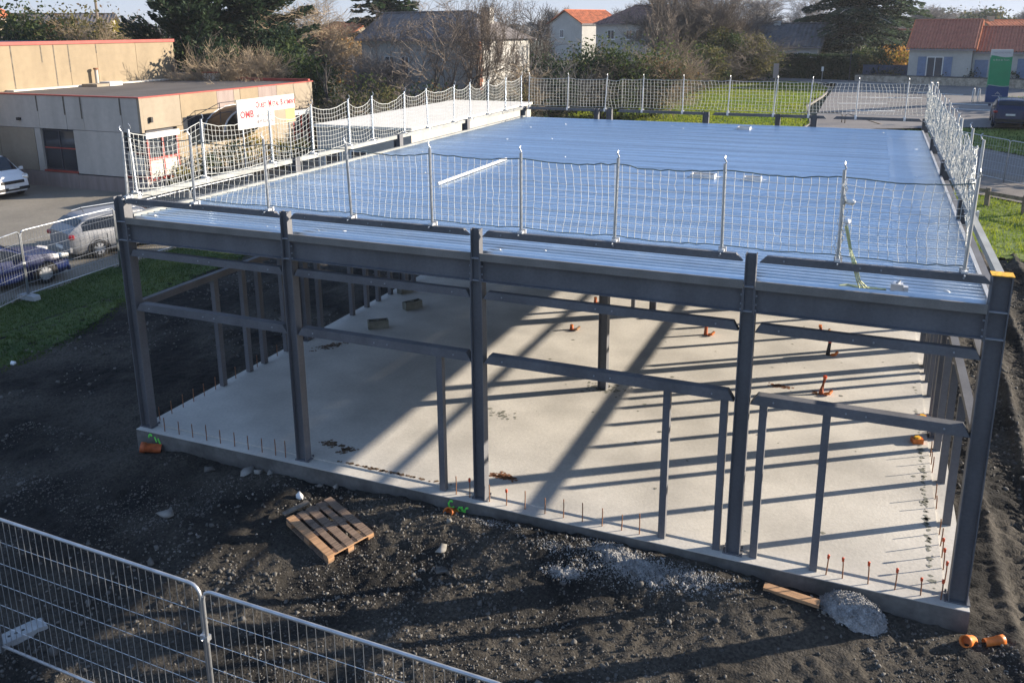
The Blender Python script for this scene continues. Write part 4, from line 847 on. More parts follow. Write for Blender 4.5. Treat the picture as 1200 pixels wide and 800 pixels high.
# ------------------------------------------------------------------ cars
def make_car(name, label, loc, rz, paint, L, Wd, H, kind, rear_lamp='lamp_red', plate_txt=False):
    t = thing(name, label, 'car' if kind != 'van' else 'van', loc, rz)
    hw = Wd / 2
    # longitudinal profile from rear (0) to front (1): belt height, roof height, half widths
    if kind == 'estate':
        xs = [0.0, 0.02, 0.06, 0.14, 0.25, 0.40, 0.55, 0.64, 0.74, 0.85, 0.95, 0.985, 1.0]
        top = [0.62, 0.72, 0.80, 0.97, 1.0, 1.0, 0.99, 0.93, 0.70, 0.66, 0.58, 0.48, 0.40]; belt = [0.58, 0.63, 0.655, 0.66, 0.65, 0.64, 0.635, 0.63, 0.63, 0.60, 0.54, 0.45, 0.38]
        glass = (0.10, 0.72); rear_glass = (0.04, 0.14); wind = (0.60, 0.745); wheels = (0.20, 0.80)
    elif kind == 'hatch':
        xs = [0.0, 0.03, 0.10, 0.22, 0.36, 0.50, 0.58, 0.70, 0.78, 0.88, 0.96, 0.99, 1.0]
        top = [0.55, 0.66, 0.74, 0.95, 1.0, 0.99, 0.93, 0.70, 0.675, 0.64, 0.56, 0.46, 0.38]; belt = [0.50, 0.60, 0.645, 0.65, 0.645, 0.64, 0.64, 0.64, 0.62, 0.59, 0.52, 0.44, 0.36]
        glass = (0.16, 0.68); rear_glass = (0.10, 0.24); wind = (0.54, 0.71); wheels = (0.18, 0.81)
    elif kind == 'van':
        xs = [0.0, 0.01, 0.05, 0.2, 0.4, 0.6, 0.70, 0.80, 0.86, 0.94, 0.985, 1.0]
        top = [0.85, 0.97, 1.0, 1.0, 1.0, 1.0, 0.97, 0.76, 0.63, 0.56, 0.48, 0.40]; belt = [0.55, 0.56, 0.57, 0.57, 0.57, 0.57, 0.57, 0.57, 0.56, 0.52, 0.45, 0.37]
        glass = (0.52, 0.80); rear_glass = (0.02, 0.05); wind = (0.68, 0.86); wheels = (0.19, 0.82)
    else:
        xs = [0.0, 0.02, 0.05, 0.11, 0.25, 0.40, 0.55, 0.64, 0.73, 0.85, 0.95, 0.985, 1.0]
        top = [0.60, 0.72, 0.83, 0.97, 1.0, 1.0, 0.99, 0.92, 0.72, 0.69, 0.62, 0.52, 0.42]; belt = [0.56, 0.60, 0.63, 0.635, 0.635, 0.635, 0.63, 0.63, 0.64, 0.63, 0.58, 0.49, 0.40]
        glass = (0.10, 0.70); rear_glass = (0.025, 0.11); wind = (0.60, 0.735); wheels = (0.19, 0.80)
    n = 53; T = np.linspace(0, 1, n)
    def sm(v):
        a = np.interp(T, xs, v); return np.convolve(np.pad(a, 1, 'edge'), [0.25, 0.5, 0.25], 'valid')
    tp, bl = sm(top) * H, sm(belt) * H; tp = np.maximum(tp, bl + 0.015)
    end = np.minimum(T, 1 - T) * L; wid = hw * (1 - 0.16 * np.exp(-end / 0.22)); cab = np.clip((tp - bl) / (0.3 * H), 0, 1); rw = wid * (0.97 - 0.20 * cab * (0.75 if kind == 'van' else 1))
    zb = np.full(n, 0.20) + 0.10 * np.exp(-end / 0.15); X = (T - 0.5) * L
    def section(i, off=0.0):
        w, b, tt, r, z0 = wid[i] + off, bl[i], tp[i], rw[i] + off, zb[i]
        return [(0, z0), (w - 0.12, z0), (w - 0.015, z0 + 0.14), (w, z0 + 0.5 * (b - z0)), (w - 0.015, b - 0.03), (w - 0.035, b), (r + 0.02 * cab[i], tt - 0.07 * cab[i] - 0.004), (r - 0.10 * cab[i] - 0.02, tt - 0.008), (r * 0.5, tt + 0.006), (0, tt + 0.01)]
    S = [section(i) for i in range(n)]; K = 10
    vs = [(X[i], y * s, z) for i in range(n) for s in (1, -1) for (y, z) in S[i]]; fs = []
    for i in range(n - 1):
        for sd in (0, 1):
            for k in range(K - 1):
                a = i * 2 * K + sd * K + k; q = (a, a + 1, a + 1 + 2 * K, a + 2 * K); fs.append(q if sd else q[::-1])
    for i in (0, n - 1): fs.append(tuple(i * 2 * K + k for k in range(K)) + tuple(i * 2 * K + K + k for k in range(K - 1, -1, -1)))
    m = MB(); m.add(vs, fs); body = m.build('body', paint, t, smooth=True)
    md = body.modifiers.new('split', 'EDGE_SPLIT'); md.split_angle = R(38)
    # side glass, one pane per side split by pillars
    cuts = {'estate': (0.10, 0.27, 0.44, 0.60, 0.71), 'hatch': (0.20, 0.32, 0.50, 0.67), 'van': (0.55, 0.68, 0.78), 'suv': (0.10, 0.25, 0.43, 0.59, 0.70)}[kind]
    for sd in (1, -1):
        for c0, c1 in zip(cuts[:-1], cuts[1:]):
            idx = [i for i in range(n) if c0 - 0.01 <= T[i] <= c1 + 0.01]; vs = []
            for i in idx:
                s = section(i, 0.008); (ya, za), (yb_, zb_) = s[5], s[6]
                hgt = zb_ - za
                for u in (0.04, 0.86): vs.append((X[i], sd * (ya + (yb_ - ya) * u + 0.004), za + hgt * u))
            if len(idx) > 1:
                g = MB(); g.add(vs, [(2 * j, 2 * j + 1, 2 * j + 3, 2 * j + 2) for j in range(len(idx) - 1)]); g.build('side_window', 'car_glass', t, smooth=True)
    def screen(c0, c1, nm):
        idx = [i for i in range(n) if c0 <= T[i] <= c1]; vs = []
        for i in idx:
            for u in (-0.93, -0.5, 0, 0.5, 0.93): vs.append((X[i] + (0.012 if nm == 'windscreen' else -0.012), rw[i] * u, tp[i] + 0.012 - 0.02 * abs(u) ** 3))
        if len(idx) > 1:
            g = MB(); g.add(vs, [(5 * j + k, 5 * j + k + 1, 5 * j + k + 6, 5 * j + k + 5) for j in range(len(idx) - 1) for k in range(4)]); g.build(nm, 'car_glass', t, smooth=True)
    screen(wind[0] + 0.012, wind[1] - 0.012, 'windscreen'); screen(rear_glass[0], rear_glass[1] - 0.01, 'rear_window')
    # wheels with arches
    wr = 0.32 if kind != 'suv' else 0.36
    ty = MB(); nn = 22
    prof = [(0.0, wr * 0.62), (0.0, wr * 0.93), (0.02, wr), (0.18, wr), (0.2, wr * 0.93), (0.2, wr * 0.62)]
    ty.add([(r0 * math.cos(2 * math.pi * k / nn), -y0, r0 * math.sin(2 * math.pi * k / nn)) for (y0, r0) in prof for k in range(nn)], [(i * nn + k, i * nn + (k + 1) % nn, (i + 1) * nn + (k + 1) % nn, (i + 1) * nn + k) for i in range(5) for k in range(nn)]); tym = ty.mesh('tyre', 'tyre', smooth=True)
    rm = MB(); nsp = 7 if kind != 'hatch' else 9
    for k in range(nsp):
        a = 2 * math.pi * k / nsp; c, s = math.cos(a), math.sin(a); w1, w2 = 0.028, 0.05
        P = lambda r0, w, y0: (r0 * c - w * s, y0, r0 * s + w * c)
        rm.add([P(0.04, -w1, -0.012), P(wr * 0.62, -w2, -0.004), P(wr * 0.62, w2, -0.004), P(0.04, w1, -0.012), P(0.04, -w1, 0.01), P(wr * 0.62, -w2, 0.02), P(wr * 0.62, w2, 0.02), P(0.04, w1, 0.01)], [(0, 1, 2, 3), (0, 4, 5, 1), (1, 5, 6, 2), (2, 6, 7, 3), (3, 7, 4, 0)])
    rm.tube([(0, -0.02, 0), (0, 0.02, 0)], 0.06, 10)
    rm.add([(r0 * math.cos(2 * math.pi * k / nn), y0, r0 * math.sin(2 * math.pi * k / nn)) for (y0, r0) in ((-0.008, wr * 0.66), (-0.008, wr * 0.60), (0.05, wr * 0.58)) for k in range(nn)], [(i * nn + k, i * nn + (k + 1) % nn, (i + 1) * nn + (k + 1) % nn, (i + 1) * nn + k) for i in range(2) for k in range(nn)])
    rmm = rm.mesh('rim', 'rim')
    dk = MB(); dk.tube([(0, 0.06, 0), (0, 0.10, 0)], wr * 0.6, 16); dkm = dk.mesh('brake_disc', 'plastic')
    am = MB(); na = 16
    am.add([(r0 * math.cos(math.pi * (k / na * 1.16 - 0.08)), y0, r0 * math.sin(math.pi * (k / na * 1.16 - 0.08))) for (y0, r0) in ((0.0, wr * 1.20), (0.012, wr * 1.16), (0.012, 0.02)) for k in range(na + 1)], [(i * (na + 1) + k, i * (na + 1) + k + 1, (i + 1) * (na + 1) + k + 1, (i + 1) * (na + 1) + k) for i in range(2) for k in range(na)]); amm = am.mesh('wheel_arch', 'plastic')
    for wx in wheels:
        for sd in (-1, 1):
            x = (wx - 0.5) * L
            a_ = obj('wheel_arch', amm, t, (x, sd * (hw + 0.002) if sd < 0 else hw + 0.002, wr), (0, 0, 0 if sd < 0 else math.pi))
            wq = obj('wheel', tym, t, (x, sd * (hw + 0.012), wr), (0, 0, 0 if sd > 0 else math.pi)); wq.name = 'wheel'
            obj('rim', rmm, wq, (0, -0.0 - 0.012 + 0.0, 0), (0, 0, math.pi)); obj('brake_disc', dkm, wq, (0, -0.16, 0))
    # lamps, plates, mirrors, handles, bumper strip
    fi, ri = n - 1, 0
    def lamp(nm, x, y, z, sx, sy, sz, mat):
        m = MB(); m.box(-sx, sx, -sy, sy, -sz, sz); o = m.build(nm, mat, t, loc=(x, y, z)); bv = o.modifiers.new('b', 'BEVEL'); bv.width = min(sx, sy, sz) * 0.6; bv.segments = 2; return o
    for sd in (-1, 1):
        lamp('headlight', 0.5 * L - 0.16, sd * (hw - 0.17), bl[-5] * 0.95, 0.17, 0.13, 0.085, 'lamp_clear').rotation_euler = (0, R(12), -sd * R(28))
        lamp('tail_lamp', -0.5 * L + 0.07, sd * (hw - 0.15), H * 0.57, 0.10, 0.14, 0.075, rear_lamp).rotation_euler = (0, 0, sd * R(20))
        mq = MB(); mq.tube([(0, 0, 0), (0.0, sd * 0.10, 0.03)], 0.02, 5); mq.box(-0.05, 0.06, min(sd * 0.08, sd * 0.24), max(sd * 0.08, sd * 0.24), -0.03, 0.11); o = mq.build('mirror', paint, t, loc=((wind[1] - 0.045 - 0.5) * L, sd * (hw - 0.03), H * 0.64)); bv = o.modifiers.new('b', 'BEVEL'); bv.width = 0.02; bv.segments = 2
        for hx in ((0.40, 0.57) if kind in ('estate', 'suv') else (0.5,)):
            hq = MB(); hq.box(-0.09, 0.09, -0.012, 0.012, -0.012, 0.012); hq.build('door_handle', paint, t, loc=((hx - 0.5) * L, sd * (hw + 0.004), H * 0.555))
        for dx in ((0.27, 0.44, 0.60, 0.74) if kind in ('estate', 'suv') else (0.33, 0.52, 0.70)):
            jq = MB(); jq.box(-0.005, 0.005, -0.004, 0.004, 0, H * 0.36); jq.build('door_seam', 'plastic', t, loc=((dx - 0.5) * L, sd * (hw - 0.001), 0.26))
        if kind in ('estate', 'suv'):
            jq = MB(); jq.tube([((0.17 - 0.5) * L, sd * (hw * 0.70), H - 0.01), ((0.25 - 0.5) * L, sd * (hw * 0.71), H + 0.035), ((0.52 - 0.5) * L, sd * (hw * 0.71), H + 0.035), ((0.57 - 0.5) * L, sd * (hw * 0.70), H - 0.01)], 0.016, 6); jq.build('roof_rail', 'galv', t)
    m = MB(); m.box(-0.03, 0.03, -hw * 0.62, hw * 0.62, -0.07, 0.07); m.build('grille', 'plastic', t, loc=(0.5 * L - 0.015, 0, H * 0.40))
    m = MB(); m.box(-0.045, 0.045, -hw * 0.86, hw * 0.86, -0.07, 0.07); m.build('front_bumper', paint if kind != 'van' else 'plastic', t, loc=(0.5 * L - 0.015, 0, H * 0.23))
    m = MB(); m.box(-0.045, 0.045, -hw * 0.86, hw * 0.86, -0.09, 0.09); m.build('rear_bumper', 'plastic' if kind == 'suv' else paint, t, loc=(-0.5 * L + 0.01, 0, H * 0.27))
    m = MB(); m.box(-0.01, 0.01, -0.26, 0.26, -0.055, 0.055); pm = m.mesh('number_plate', 'plate'); obj('number_plate', pm, t, (0.5 * L + 0.045, 0, H * 0.27)); obj('number_plate', pm, t, (-0.5 * L - 0.04, 0, H * (0.30 if kind != 'suv' else 0.47)))
    if kind in ('estate', 'suv'):
        m = MB(); m.tube([(0, 0, 0), (-0.10, 0, 0.22)], [0.012, 0.005], 5); m.build('aerial', 'plastic', t, loc=((0.20 - 0.5) * L, 0, H))
    return t
make_car('estate_car', 'silver estate car parked behind the site fence', (-12.55, 11.55, -0.395), R(73), 'car_silver', 4.5, 1.80, 1.48, 'estate')
make_car('hatchback_car', 'dark blue car parked nose to the silver estate', (-12.25, 6.05, -0.395), R(75), 'car_blue', 4.1, 1.72, 1.42, 'hatch')
make_car('white_van', 'white van parked along the workshop at the left edge', (-26.85, 16.7, -0.395), R(-3), 'car_white', 4.4, 1.85, 1.85, 'van')
make_car('dark_suv', 'dark blue off-road car seen from behind on the shaded verge', (20.05, 51.9, gzf(51.0) + 0.02), R(86), 'car_dark', 4.6, 1.9, 1.72, 'suv')
# ------------------------------------------------------------------ the workshop on the left
ws = thing('workshop', 'flat roofed precast concrete workshop with red edging on the left', 'building', (-19.4, 19.5, -0.4))
def wpart(name, mat, boxes, parent=None, label=None):
    m = MB()
    for b in boxes: m.box(b[0] + 19.4, b[1] + 19.4, b[2] - 19.5, b[3] - 19.5, b[4] + 0.4, b[5] + 0.4)
    o = m.build(name, mat, parent or ws)
    if label: o['label'] = label
    return o
FY, RX = 19.5, -19.4
wpart('core', 'roof_dark', [(-34, RX - 0.16, FY + 0.40, 33.0, -0.4, 3.9), (-34, -26.1, FY + 0.16, FY + 0.4, -0.4, 3.9), (-23.8, -20.6, FY + 0.16, FY + 0.4, -0.4, 3.9)])
# front panels, upper course then lower course
ux = [-34, -31.5, -28.9, -26.0, -24.15, -23.0, -20.55, RX]
for i, (a, b) in enumerate(zip(ux[:-1], ux[1:])): wpart('wall_panel', 'panel_grey', [(a + 0.012, b - 0.012, FY + (0.0 if i % 2 else 0.006), FY + 0.158, 2.50, 4.10)])
for a, b, mt in ((-34, -29.0, 'panel_tan'), (-28.98, -26.45, 'panel_tan'), (-26.43, -26.02, 'panel_grey'), (-23.80, -20.62, 'panel_grey')): wpart('wall_panel', mt, [(a + 0.01, b - 0.01, FY + 0.004, FY + 0.158, 0.36, 2.478)])
wpart('plinth', 'plinth', [(-34, -23.82, FY - 0.02, FY + 0.2, -0.5, 0.34), (-23.80, RX + 0.02, FY - 0.02, FY + 0.2, -0.5, 0.30), (RX - 0.2, RX + 0.02, FY + 0.202, 33.0, -0.5, 0.20)])
for x in (-31.5, -26.02, -24.2, -20.6, -23.1): wpart('rain_streak', 'streak', [(x - 0.035, x + 0.05, FY - 0.006, FY - 0.001, 2.9 + (x * 7 % 1) * 0.5, 4.08)])
def window_front(x0, x1, z0, z1, sill='red_trim'):
    f = wpart('window', 'roof_dark', [(x0, x0 + 0.06, FY + 0.1, FY + 0.2, z0, z1), (x1 - 0.06, x1, FY + 0.1, FY + 0.2, z0, z1), (x0 + 0.06, x1 - 0.06, FY + 0.1, FY + 0.2, z1 - 0.06, z1), (x0 + 0.06, x1 - 0.06, FY + 0.1, FY + 0.2, z0, z0 + 0.06), ((x0 + x1) / 2 - 0.03, (x0 + x1) / 2 + 0.03, FY + 0.1, FY + 0.2, z0 + 0.06, z1 - 0.06)])
    xm = (x0 + x1) / 2; zm = z0 + (z1 - z0) * 0.55
    for a, b in ((x0 + 0.061, xm - 0.031), (xm + 0.031, x1 - 0.061)):
        for c, d in ((z0 + 0.061, zm - 0.03), (zm + 0.03, z1 - 0.061)): wpart('pane', 'glass', [(a, b, FY + 0.14, FY + 0.16, c, d)], f)
    wpart('transom', 'red_trim', [(x0 + 0.061, x1 - 0.061, FY + 0.09, FY + 0.13, zm - 0.03, zm + 0.03)], f); wpart('sill', sill, [(x0 - 0.05, x1 + 0.05, FY - 0.04, FY + 0.1, z0 - 0.09, z0 - 0.002)], f)
window_front(-26.0, -23.82, 0.45, 2.44)
window_front(-20.6, -19.44, 0.45, 2.40)
wpart('reveal_panel', 'curtain', [(-20.5, -20.05, FY + 0.05, FY + 0.09, 0.5, 1.6), (-20.02, -19.5, FY + 0.05, FY + 0.09, 0.5, 1.35)])
o = obj('window_lettering', text_mesh('window_lettering', 'OMB', 0.28, 'text_grey'), ws, (-19.95 + 19.4, FY + 0.045 - 19.5, 0.85 + 0.4), (R(90), 0, 0))
# right wall, seen in sunlight
ry = [19.5, 22.1, 24.7, 26.0, 26.5, 28.0, 29.6, 31.2, 33.0]; rm_ = ['panel_tan', 'render_cream', 'plinth', 'panel_tan', 'render_cream', 'plinth', 'panel_tan', 'panel_tan']
for a, b, mt in zip(ry[:-1], ry[1:], rm_): wpart('wall_panel', mt, [(RX - 0.158, RX - (0.0 if mt == 'render_cream' else 0.006), a + 0.012 + (0.17 if a == 19.5 else 0), b - 0.012, 2.62, 4.10)])
for a, b, mt in ((21.72, 24.0, 'render_cream'), (24.02, 27.4, 'panel_tan'), (27.42, 29.4, 'render_cream'), (29.42, 30.85, 'panel_tan'), (32.55, 33.0, 'panel_tan')): wpart('wall_panel', mt, [(RX - 0.158, RX - 0.004, a, b, 0.21, 2.60)])
wpart('corner_post', 'panel_tan', [(RX - 0.14, RX + 0.012, FY + 0.001, FY + 0.16, 2.5, 4.1)])
def window_right(y0, y1, z0, z1, nm='window'):
    ym = (y0 + y1) / 2; zm = z0 + (z1 - z0) * 0.52
    f = wpart(nm, 'red_trim', [(RX - 0.1, RX + 0.01, y0, y0 + 0.10, z0, z1), (RX - 0.1, RX + 0.01, y1 - 0.10, y1, z0, z1), (RX - 0.1, RX + 0.01, ym - 0.05, ym + 0.05, z0, z1), (RX - 0.1, RX + 0.008, y0 + 0.1, ym - 0.05, zm - 0.06, zm + 0.06), (RX - 0.1, RX + 0.008, ym + 0.05, y1 - 0.1, zm - 0.06, zm + 0.06), (RX - 0.1, RX + 0.008, y0 + 0.1, ym - 0.05, z0, z0 + 0.16), (RX - 0.1, RX + 0.008, ym + 0.05, y1 - 0.1, z0, z0 + 0.16)])
    for a, b in ((y0 + 0.101, ym - 0.051), (ym + 0.051, y1 - 0.101)):
        wpart('pane', 'glass', [(RX - 0.08, RX - 0.05, a, b, zm + 0.061, z1)], f); wpart('panel', 'curtain', [(RX - 0.08, RX - 0.05, a, b, z0 + 0.161, zm - 0.061)], f)
    wpart('lintel', 'sign_white', [(RX - 0.1, RX + 0.05, y0 - 0.05, y1 + 0.1, z1 + 0.002, z1 + 0.28)], f)
window_right(19.72, 21.70, 0.15, 2.20, 'entrance_glazing'); window_right(30.9, 32.5, 0.25, 2.25)
for b in ((-34, RX + 0.03, FY - 0.03, FY + 0.2, 4.102, 4.155), (RX - 0.2, RX + 0.03, FY + 0.202, 33.1, 4.104, 4.157), (-30.0, RX - 0.202, 32.9, 33.1, 4.1, 4.26)): wpart('coping', 'red_trim', [b])
wpart('flat_roof', 'roof_felt', [(-33.9, RX - 0.202, FY + 0.202, 32.89, 3.9, 4.09)])
wpart('roof_gutter', 'white_roof', [(-29.98, -29.4, 21.0, 32.0, 4.092, 4.16)]); wpart('rooflight', 'sign_white', [(-29.0, -28.2, 26.1, 27.0, 4.092, 4.32)])
wpart('rooflight_curb', 'panel_tan', [(-29.35, -28.2, 25.2, 26.05, 4.092, 4.24)])
m = MB(); m.tube([(-29.7 + 19.4, 26.6 - 19.5, 4.49), (-29.7 + 19.4, 26.6 - 19.5, 5.35)], 0.10, 8); fl = m.build('flue', 'panel_grey', ws); m = MB(); m.tube([(-29.7 + 19.4, 26.6 - 19.5, 5.36), (-29.7 + 19.4, 26.6 - 19.5, 5.46)], 0.14, 8); m.build('cowl', 'rust', fl)
wpart('parapet_block', 'panel_tan', [(-29.6, -27.0, 32.0, 32.6, 4.092, 4.55)]); wpart('parapet_block', 'white_roof', [(-26.9, -26.0, 32.1, 32.7, 4.092, 4.55)])
wpart('parapet_cap', 'red_trim', [(-26.95, -25.95, 32.05, 32.75, 4.552, 4.62)])
# entrance awning, curved, with a railing above
m = MB(); n = 13
P = [(6.35 - 2.3 * math.cos(R(180 * k / (n - 1))), 2.55 + 1.15 * math.sin(R(180 * k / (n - 1)))) for k in range(n)]      # arch along the wall
m.add([(x, p[0], p[1]) for x in (0.0, 1.3) for p in P], [(k, k + 1, n + k + 1, n + k) for k in range(n - 1)]); m.add([(x, p[0], p[1] - 0.05) for x in (0.0, 1.3) for p in P], [(k + 1, k, n + k, n + k + 1) for k in range(n - 1)])
aw = m.build('awning', 'brown_awning', ws, smooth=True)
m = MB()
for x in (0.01, 1.3): m.tube([(x, p[0], p[1]) for p in P], 0.045, 5)
m.build('awning_edge', 'sign_white', aw)
wpart('recess_shade', 'glass', [(RX - 0.02, RX + 0.01, 22.15, 28.6, 2.25, 2.98)])  # dark band added on the wall to stand in for a shaded recess
m = MB()
for z in (3.50, 4.0): m.tube([(0.05, 2.6, z - 0.85), (1.0, 4.2, z), (1.0, 9.8, z)], 0.02, 5)
for y in (4.2, 7.0, 9.8): m.tube([(1.0, y, 3.0), (1.0, y, 4.0)], 0.02, 5)
m.build('railing', 'roof_dark', ws)
wpart('wall_lamp', 'plastic', [(RX, RX + 0.14, 20.0, 20.12, 2.95, 3.2)]); wpart('wall_lamp', 'plastic', [(-27.45, -27.25, FY - 0.12, FY, 2.85, 2.98)])
# tall block behind it
tb = thing('workshop_hall', 'tall cream rendered hall with red roof edge behind the workshop roof', 'building', (-31, 26, -0.4))
def tpart(name, mat, b, parent=None):
    m = MB(); m.box(b[0] + 31, b[1] + 31, b[2] - 26, b[3] - 26, b[4] + 0.4, b[5] + 0.4); return m.build(name, mat, parent or tb)
tpart('core', 'roof_dark', (-48, -30.16, 15.0, 33.1, -0.4, 6.3))
ty_ = [15.0, 21.6, 24.2, 25.15, 27.05, 30.0, 33.15]
for a, b in zip(ty_[:-1], ty_[1:]): tpart('wall_panel', 'render_cream', (-30.158, -30.0, a + 0.012, b - 0.012, 4.0, 6.42))
for y, ln in ((21.6, 2.2), (24.2, 2.3), (25.15, 1.5), (27.05, 0.5), (23.4, 0.9)): tpart('rain_streak', 'streak', (-29.999, -29.993, y - 0.035, y + 0.035, 6.38 - ln, 6.40))
tpart('coping', 'red_trim', (-30.25, -29.93, 15.0, 33.2, 6.422, 6.60)); tpart('flat_roof', 'slate', (-48, -30.26, 15, 33.2, 6.3, 6.48))

# sign board of the site on two posts
sg = thing('site_sign', 'white signboard lettered OMB beside the workshop awning', 'sign', (-17.4, 26.1, -0.4))
SY0, SY1, SZ0, SZ1 = -2.33, 2.33, 2.66, 4.15
m = MB(); m.box(-0.03, 0.03, SY0, SY1, SZ0, SZ1); bdp = m.build('board', 'sign_white', sg)
m = MB(); m.box(0.031, 0.036, 0.55, SY1 - 0.02, SZ0 + 0.02, SZ0 + 0.75); m.build('picture_band', 'panel_tan', bdp)
m = MB(); m.box(0.0365, 0.040, 1.5, SY1 - 0.02, SZ0 + 0.02, SZ0 + 0.75); m.build('picture_band', 'sign_orange', bdp)
for y in (-1.9, 1.9):
    m = MB(); m.tube([(-0.09, y, 0), (-0.09, y, SZ1 - 0.1)], 0.05, 6); m.build('post', 'galv', sg)
m = MB()
for (a, b, c, d) in ((-2.22, -1.12, SZ1 - 0.24, SZ1 - 0.215), (-2.22, -1.12, SZ0 + 0.26, SZ0 + 0.285), (-2.22, -2.195, SZ0 + 0.26, SZ1 - 0.215), (-1.145, -1.12, SZ0 + 0.26, SZ1 - 0.215)): m.box(0.031, 0.036, a, b, c, d)
m.build('logo_frame', 'text_grey', bdp)
def sign_text(txt, y, z, size, mat, sx=1.0): obj('lettering', text_mesh('lettering', txt, size, mat, sx, bold=size * 0.03), bdp, (0.036, y, z), (R(90), 0, R(90)))
sign_text('OMB', -2.15, SZ0 + 0.56, 0.50, 'text_red', 0.95)
yy = -0.92
for a, b in (('O', 'UEST'), ('M', 'ETAL'), ('B', 'ATIMENT')):
    sign_text(a, yy, SZ1 - 0.50, 0.46, 'text_red', 0.75); yy += {'O': 0.31, 'M': 0.33, 'B': 0.26}[a]
    sign_text(b, yy, SZ1 - 0.50, 0.33, 'text_red', 0.72); yy += {'UEST': 0.72, 'ETAL': 0.68, 'ATIMENT': 0.9}[b]
sign_text('METALLERIE', -0.92, SZ0 + 0.50, 0.25, 'text_grey', 0.95); sign_text('MENUISERIE ALU', -0.92, SZ0 + 0.20, 0.25, 'text_grey', 0.8)

# white roofed annex behind the new building
an = thing('annex', 'low annex with flat white roof behind the left roof edge', 'building', (-8.9, 28.8, -0.4))
m = MB(); m.box(-2.4, 2.5, -7.0, 7.2, 0, 3.28); m.build('wall', 'panel_grey', an)
m = MB(); m.box(-2.48, 2.58, -7.08, 7.28, 3.281, 3.40); m.build('roof', 'white_roof', an)
for x in (-1.6, -0.2, 1.2):
    m = MB(); m.box(x - 0.45, x + 0.45, -7.03, -6.99, 0.9, 2.3); w = m.build('window', 'frame_white', an); m = MB(); m.box(x - 0.38, x + 0.38, -7.04, -7.031, 0.97, 2.23); m.build('pane', 'glass', w)

